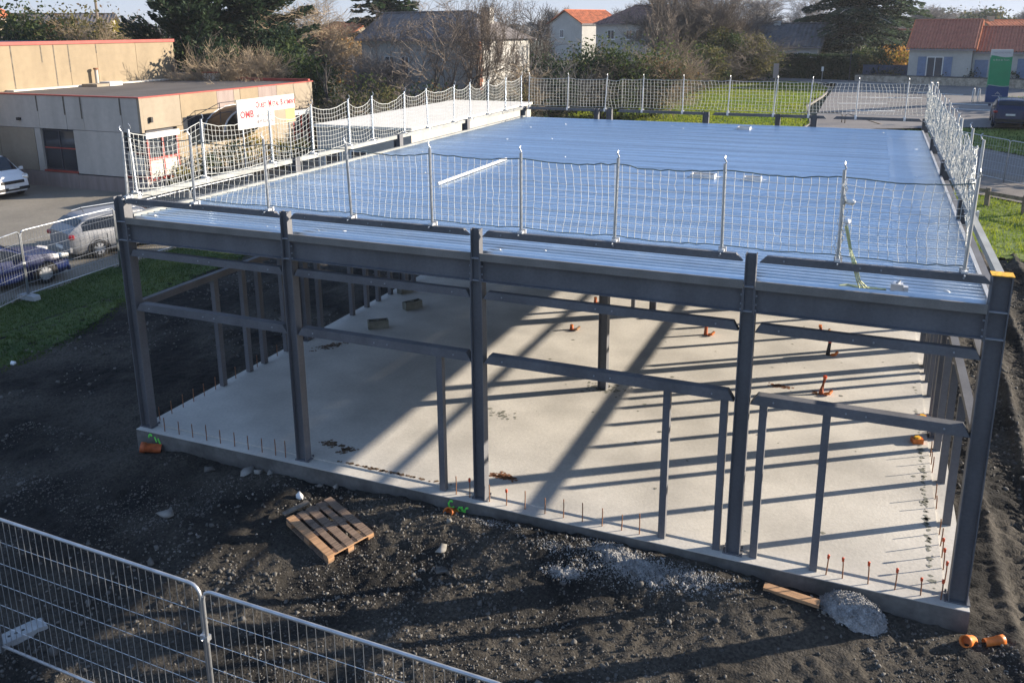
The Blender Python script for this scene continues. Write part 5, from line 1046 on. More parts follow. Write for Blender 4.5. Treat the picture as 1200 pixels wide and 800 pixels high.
# ------------------------------------------------------------------ houses
def house(name, label, loc, rz, w, d, hw, hr, wall, roof, ribh=0.08, hip=(False, False), wins=(), chim=None, side_wall=None, over=0.35, rib=0.42, shutters=None, cat='house', quoin=None):
    t = thing(name, label, cat, loc, rz)
    x0, x1, y0, y1 = -w / 2, w / 2, -d / 2, d / 2
    m = MB(); m.add([(x0, y0, -1), (x1, y0, -1), (x1, y1, -1), (x0, y1, -1), (x0, y0, hw), (x1, y0, hw), (x1, y1, hw), (x0, y1, hw)], [(0, 1, 5, 4), (1, 2, 6, 5), (2, 3, 7, 6), (3, 0, 4, 7)])
    if not hip[0]: m.add([(x0, y0, hw), (x0, y1, hw), (x0, 0, hw + hr - 0.05)], [(0, 1, 2)])
    if not hip[1]: m.add([(x1, y0, hw), (x1, y1, hw), (x1, 0, hw + hr - 0.05)], [(0, 2, 1)])
    m.build('wall', wall, t)
    if quoin:
        q = MB()
        for k in range(int(hw / 0.3)):
            s = 0.35 if k % 2 else 0.22; q.box(x1 - s, x1 + 0.015, y0 - 0.015, y0 + s, k * 0.3, k * 0.3 + 0.27)
        q.build('quoins', quoin, t)
    sl = hr / (d / 2); ex0, ex1, ey = x0 - over, x1 + over, d / 2 + over
    zr = lambda y: hw + hr - abs(y) * sl + 0.08
    rx0 = x0 + (d / 2 if hip[0] else -over); rx1 = x1 - (d / 2 if hip[1] else -over)
    m = MB(); nb = max(4, int((ex1 - ex0) / rib))
    for sgn in (-1, 1):
        vs = []; 
        for k in range(2 * nb + 1):
            x = ex0 + (ex1 - ex0) * k / (2 * nb); top_y = 0.0
            if hip[0] and x < rx0: top_y = (d / 2 + over) * (rx0 - x) / (rx0 - ex0)
            if hip[1] and x > rx1: top_y = (d / 2 + over) * (x - rx1) / (ex1 - rx1)
            b = ribh if k % 2 else 0.0
            vs += [(x, sgn * ey, zr(ey) + b), (x, sgn * top_y, zr(top_y) + b)]
        m.add(vs, [(2 * k, 2 * k + 1, 2 * k + 3, 2 * k + 2) for k in range(2 * nb)])
    m.build('roof', roof, t); rf = t.children[-1]
    for hp, ex, rx in ((hip[0], ex0, rx0), (hip[1], ex1, rx1)):
        if hp:
            vs = []; nb2 = max(4, int(2 * ey / rib)); m = MB()
            for k in range(2 * nb2 + 1):
                y = -ey + 2 * ey * k / (2 * nb2); u = 1 - abs(y) / ey; b = 0.05 if k % 2 else 0.0
                vs += [(ex, y, zr(ey) + b), (ex + (rx - ex) * u, y, zr(y) + b)]
            m.add(vs, [(2 * k, 2 * k + 1, 2 * k + 3, 2 * k + 2) for k in range(2 * nb2)]); m.build('hip', roof, rf)
    m = MB(); m.tube([(rx0, 0, zr(0) + 0.05), (rx1, 0, zr(0) + 0.05)], 0.10, 6); m.build('ridge', roof, rf)
    for s in (-1, 1):
        m = MB(); m.box(ex0, ex1, s * (ey + 0.05) - 0.05, s * (ey + 0.05) + 0.05, zr(ey) - 0.10, zr(ey) - 0.01); m.build('gutter', 'text_grey', rf)
    for hp, ex in ((hip[0], ex0), (hip[1], ex1)):
        if not hp:
            m = MB(); m.add([(ex - 0.04, -ey, zr(ey) - 0.1), (ex - 0.04, 0, zr(0) - 0.1), (ex - 0.04, ey, zr(ey) - 0.1), (ex - 0.04, ey, zr(ey) + 0.09), (ex - 0.04, 0, zr(0) + 0.09), (ex - 0.04, -ey, zr(ey) + 0.09), (ex + 0.08, -ey, zr(ey) - 0.1), (ex + 0.08, 0, zr(0) - 0.1), (ex + 0.08, ey, zr(ey) - 0.1), (ex + 0.08, ey, zr(ey) + 0.09), (ex + 0.08, 0, zr(0) + 0.09), (ex + 0.08, -ey, zr(ey) + 0.09)],
                            [(0, 1, 4, 5), (1, 2, 3, 4), (11, 10, 7, 6), (10, 9, 8, 7), (5, 4, 10, 11), (4, 3, 9, 10), (0, 6, 7, 1), (1, 7, 8, 2), (0, 5, 11, 6), (2, 8, 9, 3)]); m.build('verge', roof if side_wall is None else side_wall, rf)
    if chim:
        cx, cy, ch = chim; m = MB(); m.box(cx - 0.35, cx + 0.35, cy - 0.3, cy + 0.3, hw + hr * 0.4, ch); c = m.build('chimney', wall, rf)
        m = MB()
        for dx in (-0.17, 0.17): m.tube([(cx + dx, cy, ch), (cx + dx, cy, ch + 0.3)], 0.1, 6)
    for wn in wins:
        face, u, z, ww, wh = wn[:5]; kind = wn[5] if len(wn) > 5 else 'window'
        def place(m, a0, a1, z0, z1, p0, p1):
            if face == 'f': m.box(u + a0, u + a1, y0 - p1, y0 - p0, z0, z1)
            elif face == 'r': m.box(x1 + p0, x1 + p1, u + a0, u + a1, z0, z1)
            else: m.box(x0 - p1, x0 - p0, u + a0, u + a1, z0, z1)
        m = MB(); place(m, -ww / 2, -ww / 2 + 0.07, z, z + wh, 0.002, 0.05); place(m, ww / 2 - 0.07, ww / 2, z, z + wh, 0.002, 0.05); place(m, -ww / 2 + 0.07, ww / 2 - 0.07, z + wh - 0.07, z + wh, 0.002, 0.05); place(m, -ww / 2 + 0.07, ww / 2 - 0.07, z, z + 0.07, 0.002, 0.05); place(m, -0.03, 0.03, z + 0.07, z + wh - 0.07, 0.002, 0.05)
        f = m.build(kind, 'frame_white' if kind == 'window' else 'shutter', t)
        for a0, a1 in ((-ww / 2 + 0.071, -0.031), (0.031, ww / 2 - 0.071)):
            m = MB(); place(m, a0, a1, z + 0.071, z + wh - 0.071, 0.003, 0.02); m.build('pane', 'glass_blue' if kind == 'window' else 'shutter', f)
        m = MB(); place(m, -ww / 2 - 0.08, ww / 2 + 0.08, z - 0.08, z - 0.002, 0.002, 0.12); m.build('sill', 'frame_white', f)
        if shutters and kind == 'window' and ww > 0.8:
            for s in (-1, 1):
                m = MB(); c = s * (ww / 2 + ww * 0.26 + 0.03); place(m, c - ww * 0.25, c + ww * 0.25, z, z + wh, 0.002, 0.045); m.build('shutter', shutters, t)
    return t
G0 = 2.45
house('tiled_house', 'pale house with red tiled roof and blue shutters left of the green totem', (17.55, 76.2, 2.35), R(-9), 4.9, 7.6, 2.95, 2.25, 'wall_white', 'tile_red', wins=[('f', -0.35, 0.5, 1.3, 1.75)], shutters='shutter', side_wall='tile_orange', over=0.25, ribh=0.13, rib=0.25)
house('tiled_house', 'pale house with red tiled roof behind the green totem at the right edge', (24.3, 75.5, 2.30), R(-9), 8.6, 7.4, 2.75, 1.9, 'wall_white', 'tile_red', wins=[('f', -3.6, 0.02, 1.0, 2.05, 'door'), ('f', -1.9, 0.6, 0.7, 1.4), ('f', 0.3, 0.5, 1.2, 1.7), ('f', 2.7, 0.5, 1.2, 1.7)], shutters='shutter', side_wall='tile_orange', over=0.25, ribh=0.13, rib=0.25)
house('dark_house', 'bungalow with dark slate roof behind the clipped hedge', (1.6, 83.5, 2.45), R(-4), 10.4, 7.0, 2.9, 2.0, 'wall_white', 'slate', wins=[('f', 1.5, 1.1, 1.6, 1.2), ('f', 3.9, 1.1, 1.2, 1.2)], chim=(0.6, 0.0, 5.3))
house('white_house', 'white two storey house with orange gabled roof beyond the hedge', (-32.0, 125.0, 2.45), R(62), 8.5, 7.5, 5.4, 1.9, 'wall_white', 'tile_orange', wins=[('f', 0.6, 3.2, 0.9, 1.6), ('l', 0.8, 3.2, 0.9, 1.2)])
house('brown_roof_house', 'two storey house with dark brown roof beyond the hedge', (-18.0, 104.0, 2.45), R(-10), 8.2, 7.5, 5.3, 2.1, 'wall_white', 'tile_brown', hip=(True, False), wins=[('f', -1.9, 3.2, 1.0, 1.2), ('f', 0.7, 3.2, 0.9, 1.2), ('f', 2.1, 3.2, 1.0, 1.2), ('r', 0.0, 3.2, 1.0, 1.3)])
house('stone_house', 'house with sunlit stone wall and white chimney behind bare trees', (-18.9, 49.6, 0.75), R(-14), 11.8, 6.0, 5.75, 1.75, 'wall_white', 'tile_grey', hip=(False, True), wins=[('f', -2.9, 3.0, 1.0, 1.4), ('f', -1.3, 3.0, 0.8, 1.4), ('f', 2.7, 0.6, 1.3, 1.3)], chim=(4.0, 0.4, 7.9), quoin='brick')
house('cream_house', 'small cream house glowing in sunlight behind the brown trees', (-47.0, 80.0, 2.4), R(-25), 7.0, 7.0, 3.4, 2.0, 'wall_cream', 'tile_orange', wins=[('r', 0.5, 0.9, 1.1, 1.4)])
house('gable_house', 'orange roofed house at the upper left corner', (-62.5, 41.2, 0.3), R(-60), 8, 8, 8.0, 2.0, 'wall_cream', 'tile_orange')
house('long_house', 'long low grey roofed house behind the upper left shrubs', (-77.0, 64.5, 0.6), R(40), 12, 8, 7.3, 1.0, 'wall_stone', 'slate')
house('far_house', 'small far house with red roof left of the tiled house', (14.5, 102.0, 2.45), R(-10), 7.0, 6.0, 2.8, 1.4, 'wall_white', 'tile_red')
house('far_house', 'small far house with sunlit roof above the right tiled house', (27.5, 122.0, 2.45), R(25), 6.0, 6.5, 3.9, 1.4, 'wall_cream', 'tile_orange', chim=(-2.4, 0, 5.9))
# garden walls and gate before the tiled houses
def low_wall(name, label, a, b, h, mat, cap=None, cat='wall', th=0.3):
    L = math.hypot(b[0] - a[0], b[1] - a[1]); g = min(gzf(a[1]), gzf(b[1]))
    t = thing(name, label, cat, (a[0], a[1], g), math.atan2(b[1] - a[1], b[0] - a[0]))
    m = MB(); m.box(0, L, -th / 2, th / 2, -0.4, h); m.build('wall' if mat != 'gate_blue' else 'panel', mat, t)
    if cap: m = MB(); m.box(-0.03, L + 0.03, -th / 2 - 0.04, th / 2 + 0.04, h + 0.001, h + 0.08); m.build('coping', cap, t)
    else:
        for k in range(int(L / 1.3) + 1):
            m = MB(); m.box(k * 1.3 - 0.03, k * 1.3 + 0.03, -th / 2 - 0.02, th / 2 + 0.02, -0.4, h + 0.03); m.build('post', mat, t)
    return t
low_wall('stone_wall', 'low rubble garden wall before the tiled houses', (10.3, 73.6), (23.5, 69.9), 0.75, 'wall_stone', 'slab_edge')
low_wall('garden_fence', 'dark blue panel fence between the cedar and the tiled house', (10.9, 74.8), (15.4, 74.4), 1.35, 'gate_blue', None, 'fence', 0.08)
# green totem sign
tt = thing('totem_sign', 'tall green and blue totem sign near the parked off-road car', 'sign', (20.4, 61.9, gzf(61.9) - 0.05), R(4))
def tp(name, mat, b, parent=None):
    m = MB(); m.box(*b); return m.build(name, mat, parent or tt)
tp('base_panel', 'totem_blue', (-0.72, 0.72, -0.15, 0.15, 0, 1.15)); tp('main_panel', 'totem_green', (-0.70, 0.70, -0.15, 0.15, 1.152, 3.28)); tp('head_panel', 'sign_white', (-0.70, 0.70, -0.15, 0.15, 3.282, 3.85))
wv = MB(); pr = [(-0.70, 1.10)] + [(-0.70 + 1.4 * k / 10, 1.22 + 0.05 * math.cos(k / 10 * 4.5)) for k in range(11)] + [(0.70, 1.10)]; wv.prism(pr, 'y', -0.158, -0.151); wv.build('wave_band', 'totem_blue', tt)
wv = MB(); pr = [(-0.70, 3.2)] + [(-0.70 + 1.4 * k / 10, 3.36 + 0.07 * math.cos(k / 10 * 4.5)) for k in range(11)] + [(0.70, 3.2)]; wv.prism(pr, 'y', -0.158, -0.151); wv.build('wave_band', 'totem_green', tt)
wv = MB(); wv.tube([(-0.70 + 1.4 * k / 10, -0.16, 1.25 + 0.05 * math.cos(k / 10 * 4.5)) for k in range(11)], 0.018, 4); wv.build('white_line', 'sign_white', tt)
wv = MB()
for (a, b) in (((-0.14, 0.62), (0.0, 0.80)), ((0.0, 0.80), (0.2, 0.6)), ((-0.02, 0.66), (0.08, 0.74)), ((-0.34, 0.52), (0.34, 0.50))): wv.tube([(a[0], -0.16, a[1]), (b[0], -0.16, b[1])], 0.018, 4)
wv.build('emblem', 'sign_white', tt)
obj('lettering', text_mesh('lettering', 'PARC D\'ACTIVITES', 0.15, 'text_grey', 0.92), tt, (-0.58, -0.152, 3.56), (R(90), 0, 0)); obj('lettering', text_mesh('lettering', 'du Bois de Tours', 0.17, 'sign_white', 0.9), tt, (-0.56, -0.16, 3.05), (R(90), 0, 0))
# street furniture
def hoop(x, y, L, h, r, mat, label, rz=0.0, name='cycle_stand', cat='cycle stand', slope=False, grp='white cycle stands'):
    z = gzf(y); m = MB(); k = 0.15
    pts = [(-L / 2, 0, -0.1), (-L / 2, 0, h - k), (-L / 2 + k * 0.3, 0, h - k * 0.3), (-L / 2 + k, 0, h)]
    pts += [(L / 2, 0, -0.05)] if slope else [(L / 2 - k, 0, h), (L / 2 - k * 0.3, 0, h - k * 0.3), (L / 2, 0, h - k), (L / 2, 0, -0.1)]
    m.tube(pts, r, 7); tag(m.build(name, mat, None, loc=(x, y, z), rot=(0, 0, rz), smooth=True), label, cat, grp)
for x, y, lb in ((18.85, 61.5, 'white hoop stand just left of the totem sign, left of two'), (19.2, 61.5, 'white hoop stand just left of the totem sign, right of two'), (16.15, 64.8, 'white hoop stand far left of the totem sign, left of two'), (16.55, 64.9, 'white hoop stand far left of the totem sign, right of two')):
    hoop(x, y, 0.7, 1.0, 0.035, 'frame_white', lb, R(75))
hoop(8.9, 50.2, 2.6, 0.62, 0.035, 'wood_grey', 'dark tubular barrier hoop behind the back roof edge, left one', 0.0, 'barrier', 'barrier', False, 'dark tubular barriers')
hoop(11.6, 50.0, 2.4, 0.62, 0.035, 'wood_grey', 'dark tubular barrier sloping to the ground behind the back roof edge, right one', 0.0, 'barrier', 'barrier', True, 'dark tubular barriers')
t = thing('road_sign', 'grey road sign seen from behind on the back lawn', 'road sign', (4.9, 58.7, gzf(58.7))); m = MB(); m.tube([(0, 0, -0.1), (0, 0, 2.9)], 0.03, 6); m.build('pole', 'galv', t); m = MB(); m.box(-0.2, 0.2, -0.045, -0.03, 1.85, 2.95); m.build('plate', 'text_grey', t)
t = thing('marker_post', 'short white road marker at the kerb before the hedge', 'marker post', (7.5, 72.9, gzf(72.9))); m = MB(); m.tube([(0, 0, -0.1), (0, 0, 0.9)], 0.03, 6); m.build('pole', 'galv', t); m = MB(); m.box(-0.1, 0.1, -0.05, -0.03, 0.9, 1.3); m.build('plate', 'frame_white', t)
t = thing('lamp_post', 'dark slim lamp post before the cedar', 'lamp post', (9.8, 73.2, gzf(73.2))); m = MB(); m.tube([(0, 0, -0.1), (0, 0, 2.6)], 0.05, 6); m.build('pole', 'roof_dark', t); m = MB(); m.tube([(0, 0, 2.6), (0, 0, 2.85)], [0.07, 0.16], 8); m.build('lamp_head', 'roof_dark', t)
t = thing('utility_pole', 'slim utility pole with cross arms in the upper left', 'utility pole', (-58.1, 53.1, gzf(53.1))); m = MB(); m.tube([(0, 0, -0.2), (0, 0, 12.5)], [0.16, 0.10], 7); m.build('pole', 'wood_grey', t)
for z in (10.3, 11.6):
    m = MB(); m.box(-0.9, 0.9, -0.06, 0.06, z, z + 0.12); arm_ = m.build('cross_arm', 'wood_grey', t); m = MB()
    for x in (-0.8, -0.3, 0.3, 0.8): m.tube([(x, 0, z + 0.12), (x, 0, z + 0.3)], 0.05, 5)
    m.build('insulators', 'frame_white', arm_)
def wire(a, b, sag, label):
    m = MB(); m.tube([(a[0] + (b[0] - a[0]) * k / 16, a[1] + (b[1] - a[1]) * k / 16, a[2] + (b[2] - a[2]) * k / 16 - sag * 4 * k / 16 * (1 - k / 16)) for k in range(17)], 0.022, 4); tag(m.build('power_line', 'wire'), label, 'power line', 'power lines in the sky')
for q, (x, y) in enumerate(((-30.0, 165.0), (75.0, 120.0))):
    t = thing('utility_pole', ['utility pole carrying the power lines behind the bare trees', 'utility pole carrying the power lines beyond the right edge'][q], 'utility pole', (x, y, G0)); m = MB(); m.tube([(0, 0, -0.2), (0, 0, 12.2)], [0.16, 0.10], 7); m.build('pole', 'wood_grey', t)
wire((-30, 165, 13.3), (75, 120, 14.3), 1.2, 'upper power line across the sky on the right'); wire((-30, 165, 12.4), (75, 120, 12.9), 1.3, 'lower power line across the sky on the right')
for k in range(2): wire((-58.1, 53.1, 11.6 - 1.3 * k + 0.3), (-130, 40, 13 - k), 0.8, ['upper power line at the utility pole in the upper left', 'lower power line at the utility pole in the upper left'][k])
# ------------------------------------------------------------------ trees, shrubs and hedges
def grow(rg, depth, nstem, up, spread, trunk, r0, kids=(2, 3), steps=4, twig_r=0.012, wild=0.16):
    """a branching skeleton in a unit box: lists of segments (start, end, radii, level)"""
    A, B, Ra, Rb, Lv = [], [], [], [], []
    def br(p, d, L, r, lev):
        q = p; rr_ = r; n = steps if lev < depth else 2
        for k in range(n):
            d = d + rg.normal(0, wild, 3) + np.array([0, 0, up * (0.5 if lev else 0.2)]); d = d / np.linalg.norm(d)
            e = q + d * L / n; r2 = max(rr_ * (0.86 if lev else 0.84), twig_r * 0.7)
            A.append(q); B.append(e); Ra.append(rr_); Rb.append(r2); Lv.append(lev)
            q = e; rr_ = r2
            if lev < depth and (lev > 0 or (k + 1) / n >= trunk):
                for c in range(rg.integers(kids[0], kids[1] + 1)):
                    ax = rg.normal(0, 1, 3); ax -= d * (ax @ d); ax /= np.linalg.norm(ax); ang = rg.uniform(0.45, 1.0) * spread
                    br(q, d * math.cos(ang) + ax * math.sin(ang), L * rg.uniform(0.48, 0.72), max(rr_ * rg.uniform(0.5, 0.72), twig_r), lev + 1)
    for s in range(nstem):
        a = rg.uniform(0, 6.283); t = 0.0 if nstem == 1 else rg.uniform(0.05, 0.75) * spread
        br(np.array([0.04 * math.cos(a), 0.04 * math.sin(a), 0]) * (nstem > 1), np.array([math.sin(t) * math.cos(a), math.sin(t) * math.sin(a), math.cos(t)]), rg.uniform(0.8, 1.1), r0 * (1 if nstem == 1 else rg.uniform(0.6, 1)), 0)
    return np.array(A), np.array(B), np.array(Ra), np.array(Rb), np.array(Lv)
def fit(A, B, h, w):
    P = np.concatenate([A, B]); zm = P[:, 2].max(); rx = np.percentile(np.abs(P[:, :2]), 96)
    s = np.array([w / 2 / max(rx, 1e-6), w / 2 / max(rx, 1e-6), h / zm]); return A * s, B * s
def bare_tree(name, label, x, y, h, w, seed, depth=4, nstem=1, up=0.12, spread=0.85, trunk=0.4, r0=0.17, bark='bark', twig='twig', kids=(2, 3), z=None, group=None, cat='tree', twig_r=0.012, proto=None, steps=4):
    g = gzf(y) if z is None else z
    t = thing(name, label, cat, (x, y, g - 0.05), 0, group)
    rg = np.random.default_rng(seed); A, B, Ra, Rb, Lv = grow(rg, depth, nstem, up, spread, trunk, r0, kids, steps, twig_r); A, B = fit(A, B, h, w)
    big = Lv <= 1
    V, F = seg_arrays(A[big], B[big], Ra[big], Rb[big], 6); obj('trunk', np_mesh('trunk', V, F, bark, smooth=True), t)
    V, F = seg_arrays(A[~big], B[~big], Ra[~big], Rb[~big], 3); obj('crown' if cat == 'tree' else 'twigs', np_mesh('crown', V, F, twig, smooth=True), t)
    return t
def leaf_quads(C, S, rg, dirs=None, aspect=0.6, flat=0.0):
    n = len(C); a = rg.normal(0, 1, (n, 3)) if dirs is None else dirs + rg.normal(0, 0.25, (n, 3)); a /= np.linalg.norm(a, axis=1, keepdims=True)
    b = rg.normal(0, 1, (n, 3)); b[:, 2] *= (1 - flat); b -= a * (a * b).sum(1, keepdims=True); b /= np.linalg.norm(b, axis=1, keepdims=True)
    s = S[:, None]; V = np.stack([C - a * s, C + b * s * aspect, C + a * s, C - b * s * aspect], 1)
    return V.reshape(-1, 3), np.arange(4 * n).reshape(-1, 4)
def leafy(name, label, x, y, h, w, mat, seed, n=5000, leaf=0.10, clumps=46, base=0.05, flat=0.55, d=None, cat='shrub', group=None, z=None, trunk='bark', mats2=None, stems=7, rad=0.17, twigs=None):
    """a shrub or round tree: leaf clumps spread through an uneven crown over a few stems"""
    g = gzf(y) if z is None else z; d = d or w; rg = np.random.default_rng(seed)
    t = thing(name, label, cat, (x, y, g), 0, group)
    cc = rg.normal(0, 1, (clumps, 3)); cc /= np.linalg.norm(cc, axis=1, keepdims=True); cc *= rg.uniform(0.35, 1.0, (clumps, 1)) ** 0.5
    cc[:, 2] = (cc[:, 2] * 0.5 + 0.5); cc[:, 2] = base + (1 - base) * cc[:, 2]; low = cc[:, 2] < 0.5; cc[low, :2] *= (1.0 + 0.1 * rg.random((low.sum(), 1)))
    C = cc * np.array([w / 2 * 0.86, d / 2 * 0.86, h * 0.94]); k = rg.integers(0, clumps, n); cr = rg.uniform(0.6, 1.5, clumps) * rad * min(w, h)
    P = C[k] + rg.normal(0, 1, (n, 3)) * cr[k][:, None] * np.array([0.62, 0.62, 0.5]); P[:, 2] = np.clip(P[:, 2], 0.03, None)
    V, F = leaf_quads(P, leaf * rg.uniform(0.5, 1.35, n), rg); mi = None; ms = [mat]
    if mats2: ms = [mat, mats2]; pick = rg.random(clumps) < 0.35; mi = pick[k].astype(int)
    obj('foliage' if cat == 'shrub' else 'crown', np_mesh('foliage', V, F, *ms, mi=mi), t)
    st = [C[i] for i in rg.permutation(clumps)[:stems]]; A = []; B = []
    for s in st:
        m1 = np.array([s[0] * 0.35, s[1] * 0.35, s[2] * 0.5]); A += [np.array([s[0] * 0.08, s[1] * 0.08, -0.05]), m1]; B += [m1, s]
    r = np.tile([0.05, 0.03], stems) * (1 if cat == 'shrub' else 2.2); V, F = seg_arrays(A, B, r, r * 0.7, 5); obj('stem' if cat == 'shrub' else 'trunk', np_mesh('stem', V, F, trunk, smooth=True), t)
    if twigs:
        A, B, Ra, Rb, Lv = grow(rg, 3, twigs[0], 0.15, 0.75, 0.2, 0.03, (1, 2), 4, 0.010); A, B = fit(A, B, h * 1.04, w * 0.98); V, F = seg_arrays(A, B, Ra, Rb, 3); obj('twigs', np_mesh('twigs', V, F, twigs[1], smooth=True), t)
    return t
def conifer(name, label, x, y, h, w, mat, seed, n_br=90, per=70, droop=0.35, lift=0.25, leaf=0.22, cone=0.9, z=None, trunk_r=0.35, base=0.08, layered=0.0, trunk='bark'):
    g = gzf(y) if z is None else z; rg = np.random.default_rng(seed); t = thing(name, label, 'tree', (x, y, g), 0)
    m = MB(); m.tube([(0, 0, -0.1), (0.1, 0.05, h * 0.35), (0.0, 0.1, h * 0.7), (0, 0, h * 0.97)], [trunk_r, trunk_r * 0.75, trunk_r * 0.4, 0.03], 8); tr = m.build('trunk', trunk, t, smooth=True)
    A = []; B = []; Pn = []; Dn = []
    for i in range(n_br):
        v = base + (1 - base) * rg.random() ** 0.9; 
        if layered: v = round(v / layered) * layered + rg.normal(0, 0.012)
        v = min(max(v, 0.02), 0.995); prof = (1 - v) ** cone * (0.7 + 0.6 * rg.random()) + 0.05
        L = w / 2 * min(prof, 1.05); a = rg.uniform(0, 6.283); z0 = v * h; d = np.array([math.cos(a), math.sin(a), 0.0]); pts = []
        for k in range(6):
            s = k / 5; pts.append(d * L * s + np.array([0, 0, z0 + L * (lift * s - droop * s * s)]))
        for k in range(5): A.append(pts[k]); B.append(pts[k + 1])
        s = rg.random(per) ** 0.7; q = np.stack([np.interp(s, np.linspace(0, 1, 6), [p[c] for p in pts]) for c in range(3)], 1)
        side = np.array([-d[1], d[0], 0]); wd = 0.34 * L * (1 - 0.55 * s) + 0.12
        off = rg.normal(0, 0.5, per) * wd; q = q + side[None] * off[:, None] + np.stack([np.zeros(per), np.zeros(per), rg.normal(0, 0.10, per) - 0.18 * np.abs(off)], 1)
        Pn.append(q); Dn.append(d[None] * 0.8 + side[None] * np.sign(off)[:, None] * 0.6 + np.array([[0, 0, lift - 1.3 * droop]]) * np.ones((per, 1)))
    V, F = seg_arrays(A, B, np.linspace(0.055, 0.055, len(A)), np.full(len(A), 0.035), 4); obj('limbs', np_mesh('limbs', V, F, trunk, smooth=True), tr)
    P = np.concatenate(Pn); V, F = leaf_quads(P, leaf * rg.uniform(0.55, 1.3, len(P)), rg, np.concatenate(Dn), 0.38); obj('crown', np_mesh('crown', V, F, mat), t)
    return t
def hedge(name, label, a, b, h, th, mat, seed, n=6000, leaf=0.09, cat='hedge', lumpy=0.15, mats2=None):
    L = math.hypot(b[0] - a[0], b[1] - a[1]); g = min(gzf(a[1]), gzf(b[1])); t = thing(name, label, cat, (a[0], a[1], g), math.atan2(b[1] - a[1], b[0] - a[0])); rg = np.random.default_rng(seed)
    m = MB(); m.box(0.15, L - 0.15, -th / 2 + 0.18, th / 2 - 0.18, -0.2, h - 0.25); m.build('stems', 'leaf_dark', t)
    P = np.stack([rg.uniform(0, L, n), rg.uniform(-th / 2, th / 2, n), rg.uniform(0, h, n)], 1); f = rg.integers(0, 3, n); P[f == 0, 1] = -th / 2 + rg.normal(0, 0.06, (f == 0).sum()); P[f == 1, 2] = h + rg.normal(0, 0.06, (f == 1).sum()); P[f == 2, 1] = th / 2 + rg.normal(0, 0.06, (f == 2).sum())
    P[:, 2] *= 1 + lumpy * 2 * fan_noise(P[:, 0] + 20, P[:, 1] * 0 + 3, seed, 0.6, 3); P[:, 1] += lumpy * 2 * fan_noise(P[:, 0] + 20, P[:, 2] + 5, seed + 1, 0.8, 3)
    V, F = leaf_quads(P, leaf * rg.uniform(0.5, 1.4, n), rg); mi = None; ms = [mat]
    if mats2: ms.append(mats2); mi = (fan_noise(P[:, 0] + 9, P[:, 2] + 9, seed + 3, 0.9, 2) > 0.06).astype(int)
    obj('foliage', np_mesh('foliage', V, F, *ms, mi=mi), t); return t

# upper left, behind the hall
leafy('evergreen_shrub', 'dark green shrub mass at the far upper left', -48.9, 37.7, 8.6, 7.5, 'leaf_mid', 101, 8500, 0.16, mats2='leaf_dark', twigs=(14, 'twig'))
leafy('winter_shrub', 'broad brown twiggy shrub behind the hall', -47.6, 41.5, 8.7, 8.6, 'leaf_olive', 102, 9000, 0.14, mats2='leaf_brown', twigs=(46, 'twig_tan'))
leafy('winter_shrub', 'yellow green shrub right of the brown one behind the hall', -43.9, 40.5, 8.0, 4.4, 'leaf_olive', 103, 3500, 0.12, mats2='leaf_yellow', twigs=(16, 'twig_tan'))
leafy('winter_shrub', 'dark tangled shrub left of the tall conifers', -47.5, 46.4, 7.4, 6.0, 'leaf_dark', 104, 4200, 0.14, mats2='leaf_olive', twigs=(26, 'twig'))
conifer('conifer', 'tall dark cypress, left of the two behind the hall', -33.4, 38.2, 14.0, 8.4, 'leaf_cypress', 105, 190, 230, -0.10, 0.45, 0.19, 0.62)
conifer('conifer', 'tall dark cypress, right and biggest of the two behind the workshop', -31.6, 43.0, 15.5, 10.5, 'leaf_cypress', 106, 220, 240, -0.05, 0.35, 0.20, 0.6)
leafy('evergreen_tree', 'dark evergreen beside the right foot of the big cypress', -26.2, 39.2, 7.2, 4.6, 'leaf_cypress', 107, 4200, 0.16, cat='tree', mats2='leaf_mid')
conifer('conifer', 'dark blue conifer rising behind the stone house roof', -40.1, 76.4, 13.5, 10.5, 'leaf_dark', 108, 110, 60, 0.2, 0.25, 0.42, 0.6)
bare_tree('winter_shrub', 'tan leafless shrub before the big cypress', -25.6, 33.9, 6.8, 6.2, 109, 4, 16, 0.12, 0.75, 0.3, 0.05, 'bark_tan', 'twig_tan', (1, 2), cat='shrub')
leafy('evergreen_shrub', 'dark shrub between the hall corner and tan shrub', -27.8, 34.3, 6.9, 4.4, 'leaf_dark', 110, 3600, 0.14, mats2='leaf_mid', twigs=(20, 'twig'))
leafy('pale_shrub', 'whitish leaved shrub at the corner of the tall hall', -27.6, 33.9, 5.9, 2.6, 'leaf_white', 111, 700, 0.13, mats2='leaf_mid')
leafy('evergreen_shrub', 'small dark shrub behind the workshop far corner', -22.9, 38.3, 5.4, 3.4, 'leaf_mid', 112, 3000, 0.11, mats2='leaf_dark')
bare_tree('bare_tree', 'wide brown leafless tree before the cream house', -29.6, 48.7, 9.9, 10.5, 113, 4, 1, 0.10, 0.85, 0.2, 0.2, 'bark', 'twig_tan', (2, 2))
bare_tree('pollard_tree', 'slim pole like pollarded tree behind the workshop corner', -19.5, 34.9, 8.2, 3.0, 114, 2, 1, 0.05, 1.0, 0.35, 0.15, 'bark_dark', 'bark', (1, 2), steps=6)
leafy('autumn_tree', 'orange brown tree glowing in sun left of the stone house', -31.4, 55.0, 6.2, 4.6, 'leaf_orange', 115, 1900, 0.12, cat='tree', mats2='leaf_brown', twigs=(16, 'twig_tan'))
bare_tree('winter_shrub', 'grey leafless shrub before the shaded white house wall', -20.3, 41.9, 5.6, 4.0, 116, 4, 9, 0.14, 0.65, 0.3, 0.05, 'bark', 'twig_grey', (1, 2), cat='shrub')
bare_tree('bare_tree', 'large spreading leafless tree before the stone house', -15.5, 41.0, 10.4, 10.0, 117, 4, 3, 0.08, 0.85, 0.15, 0.14, 'bark', 'twig', (1, 2))
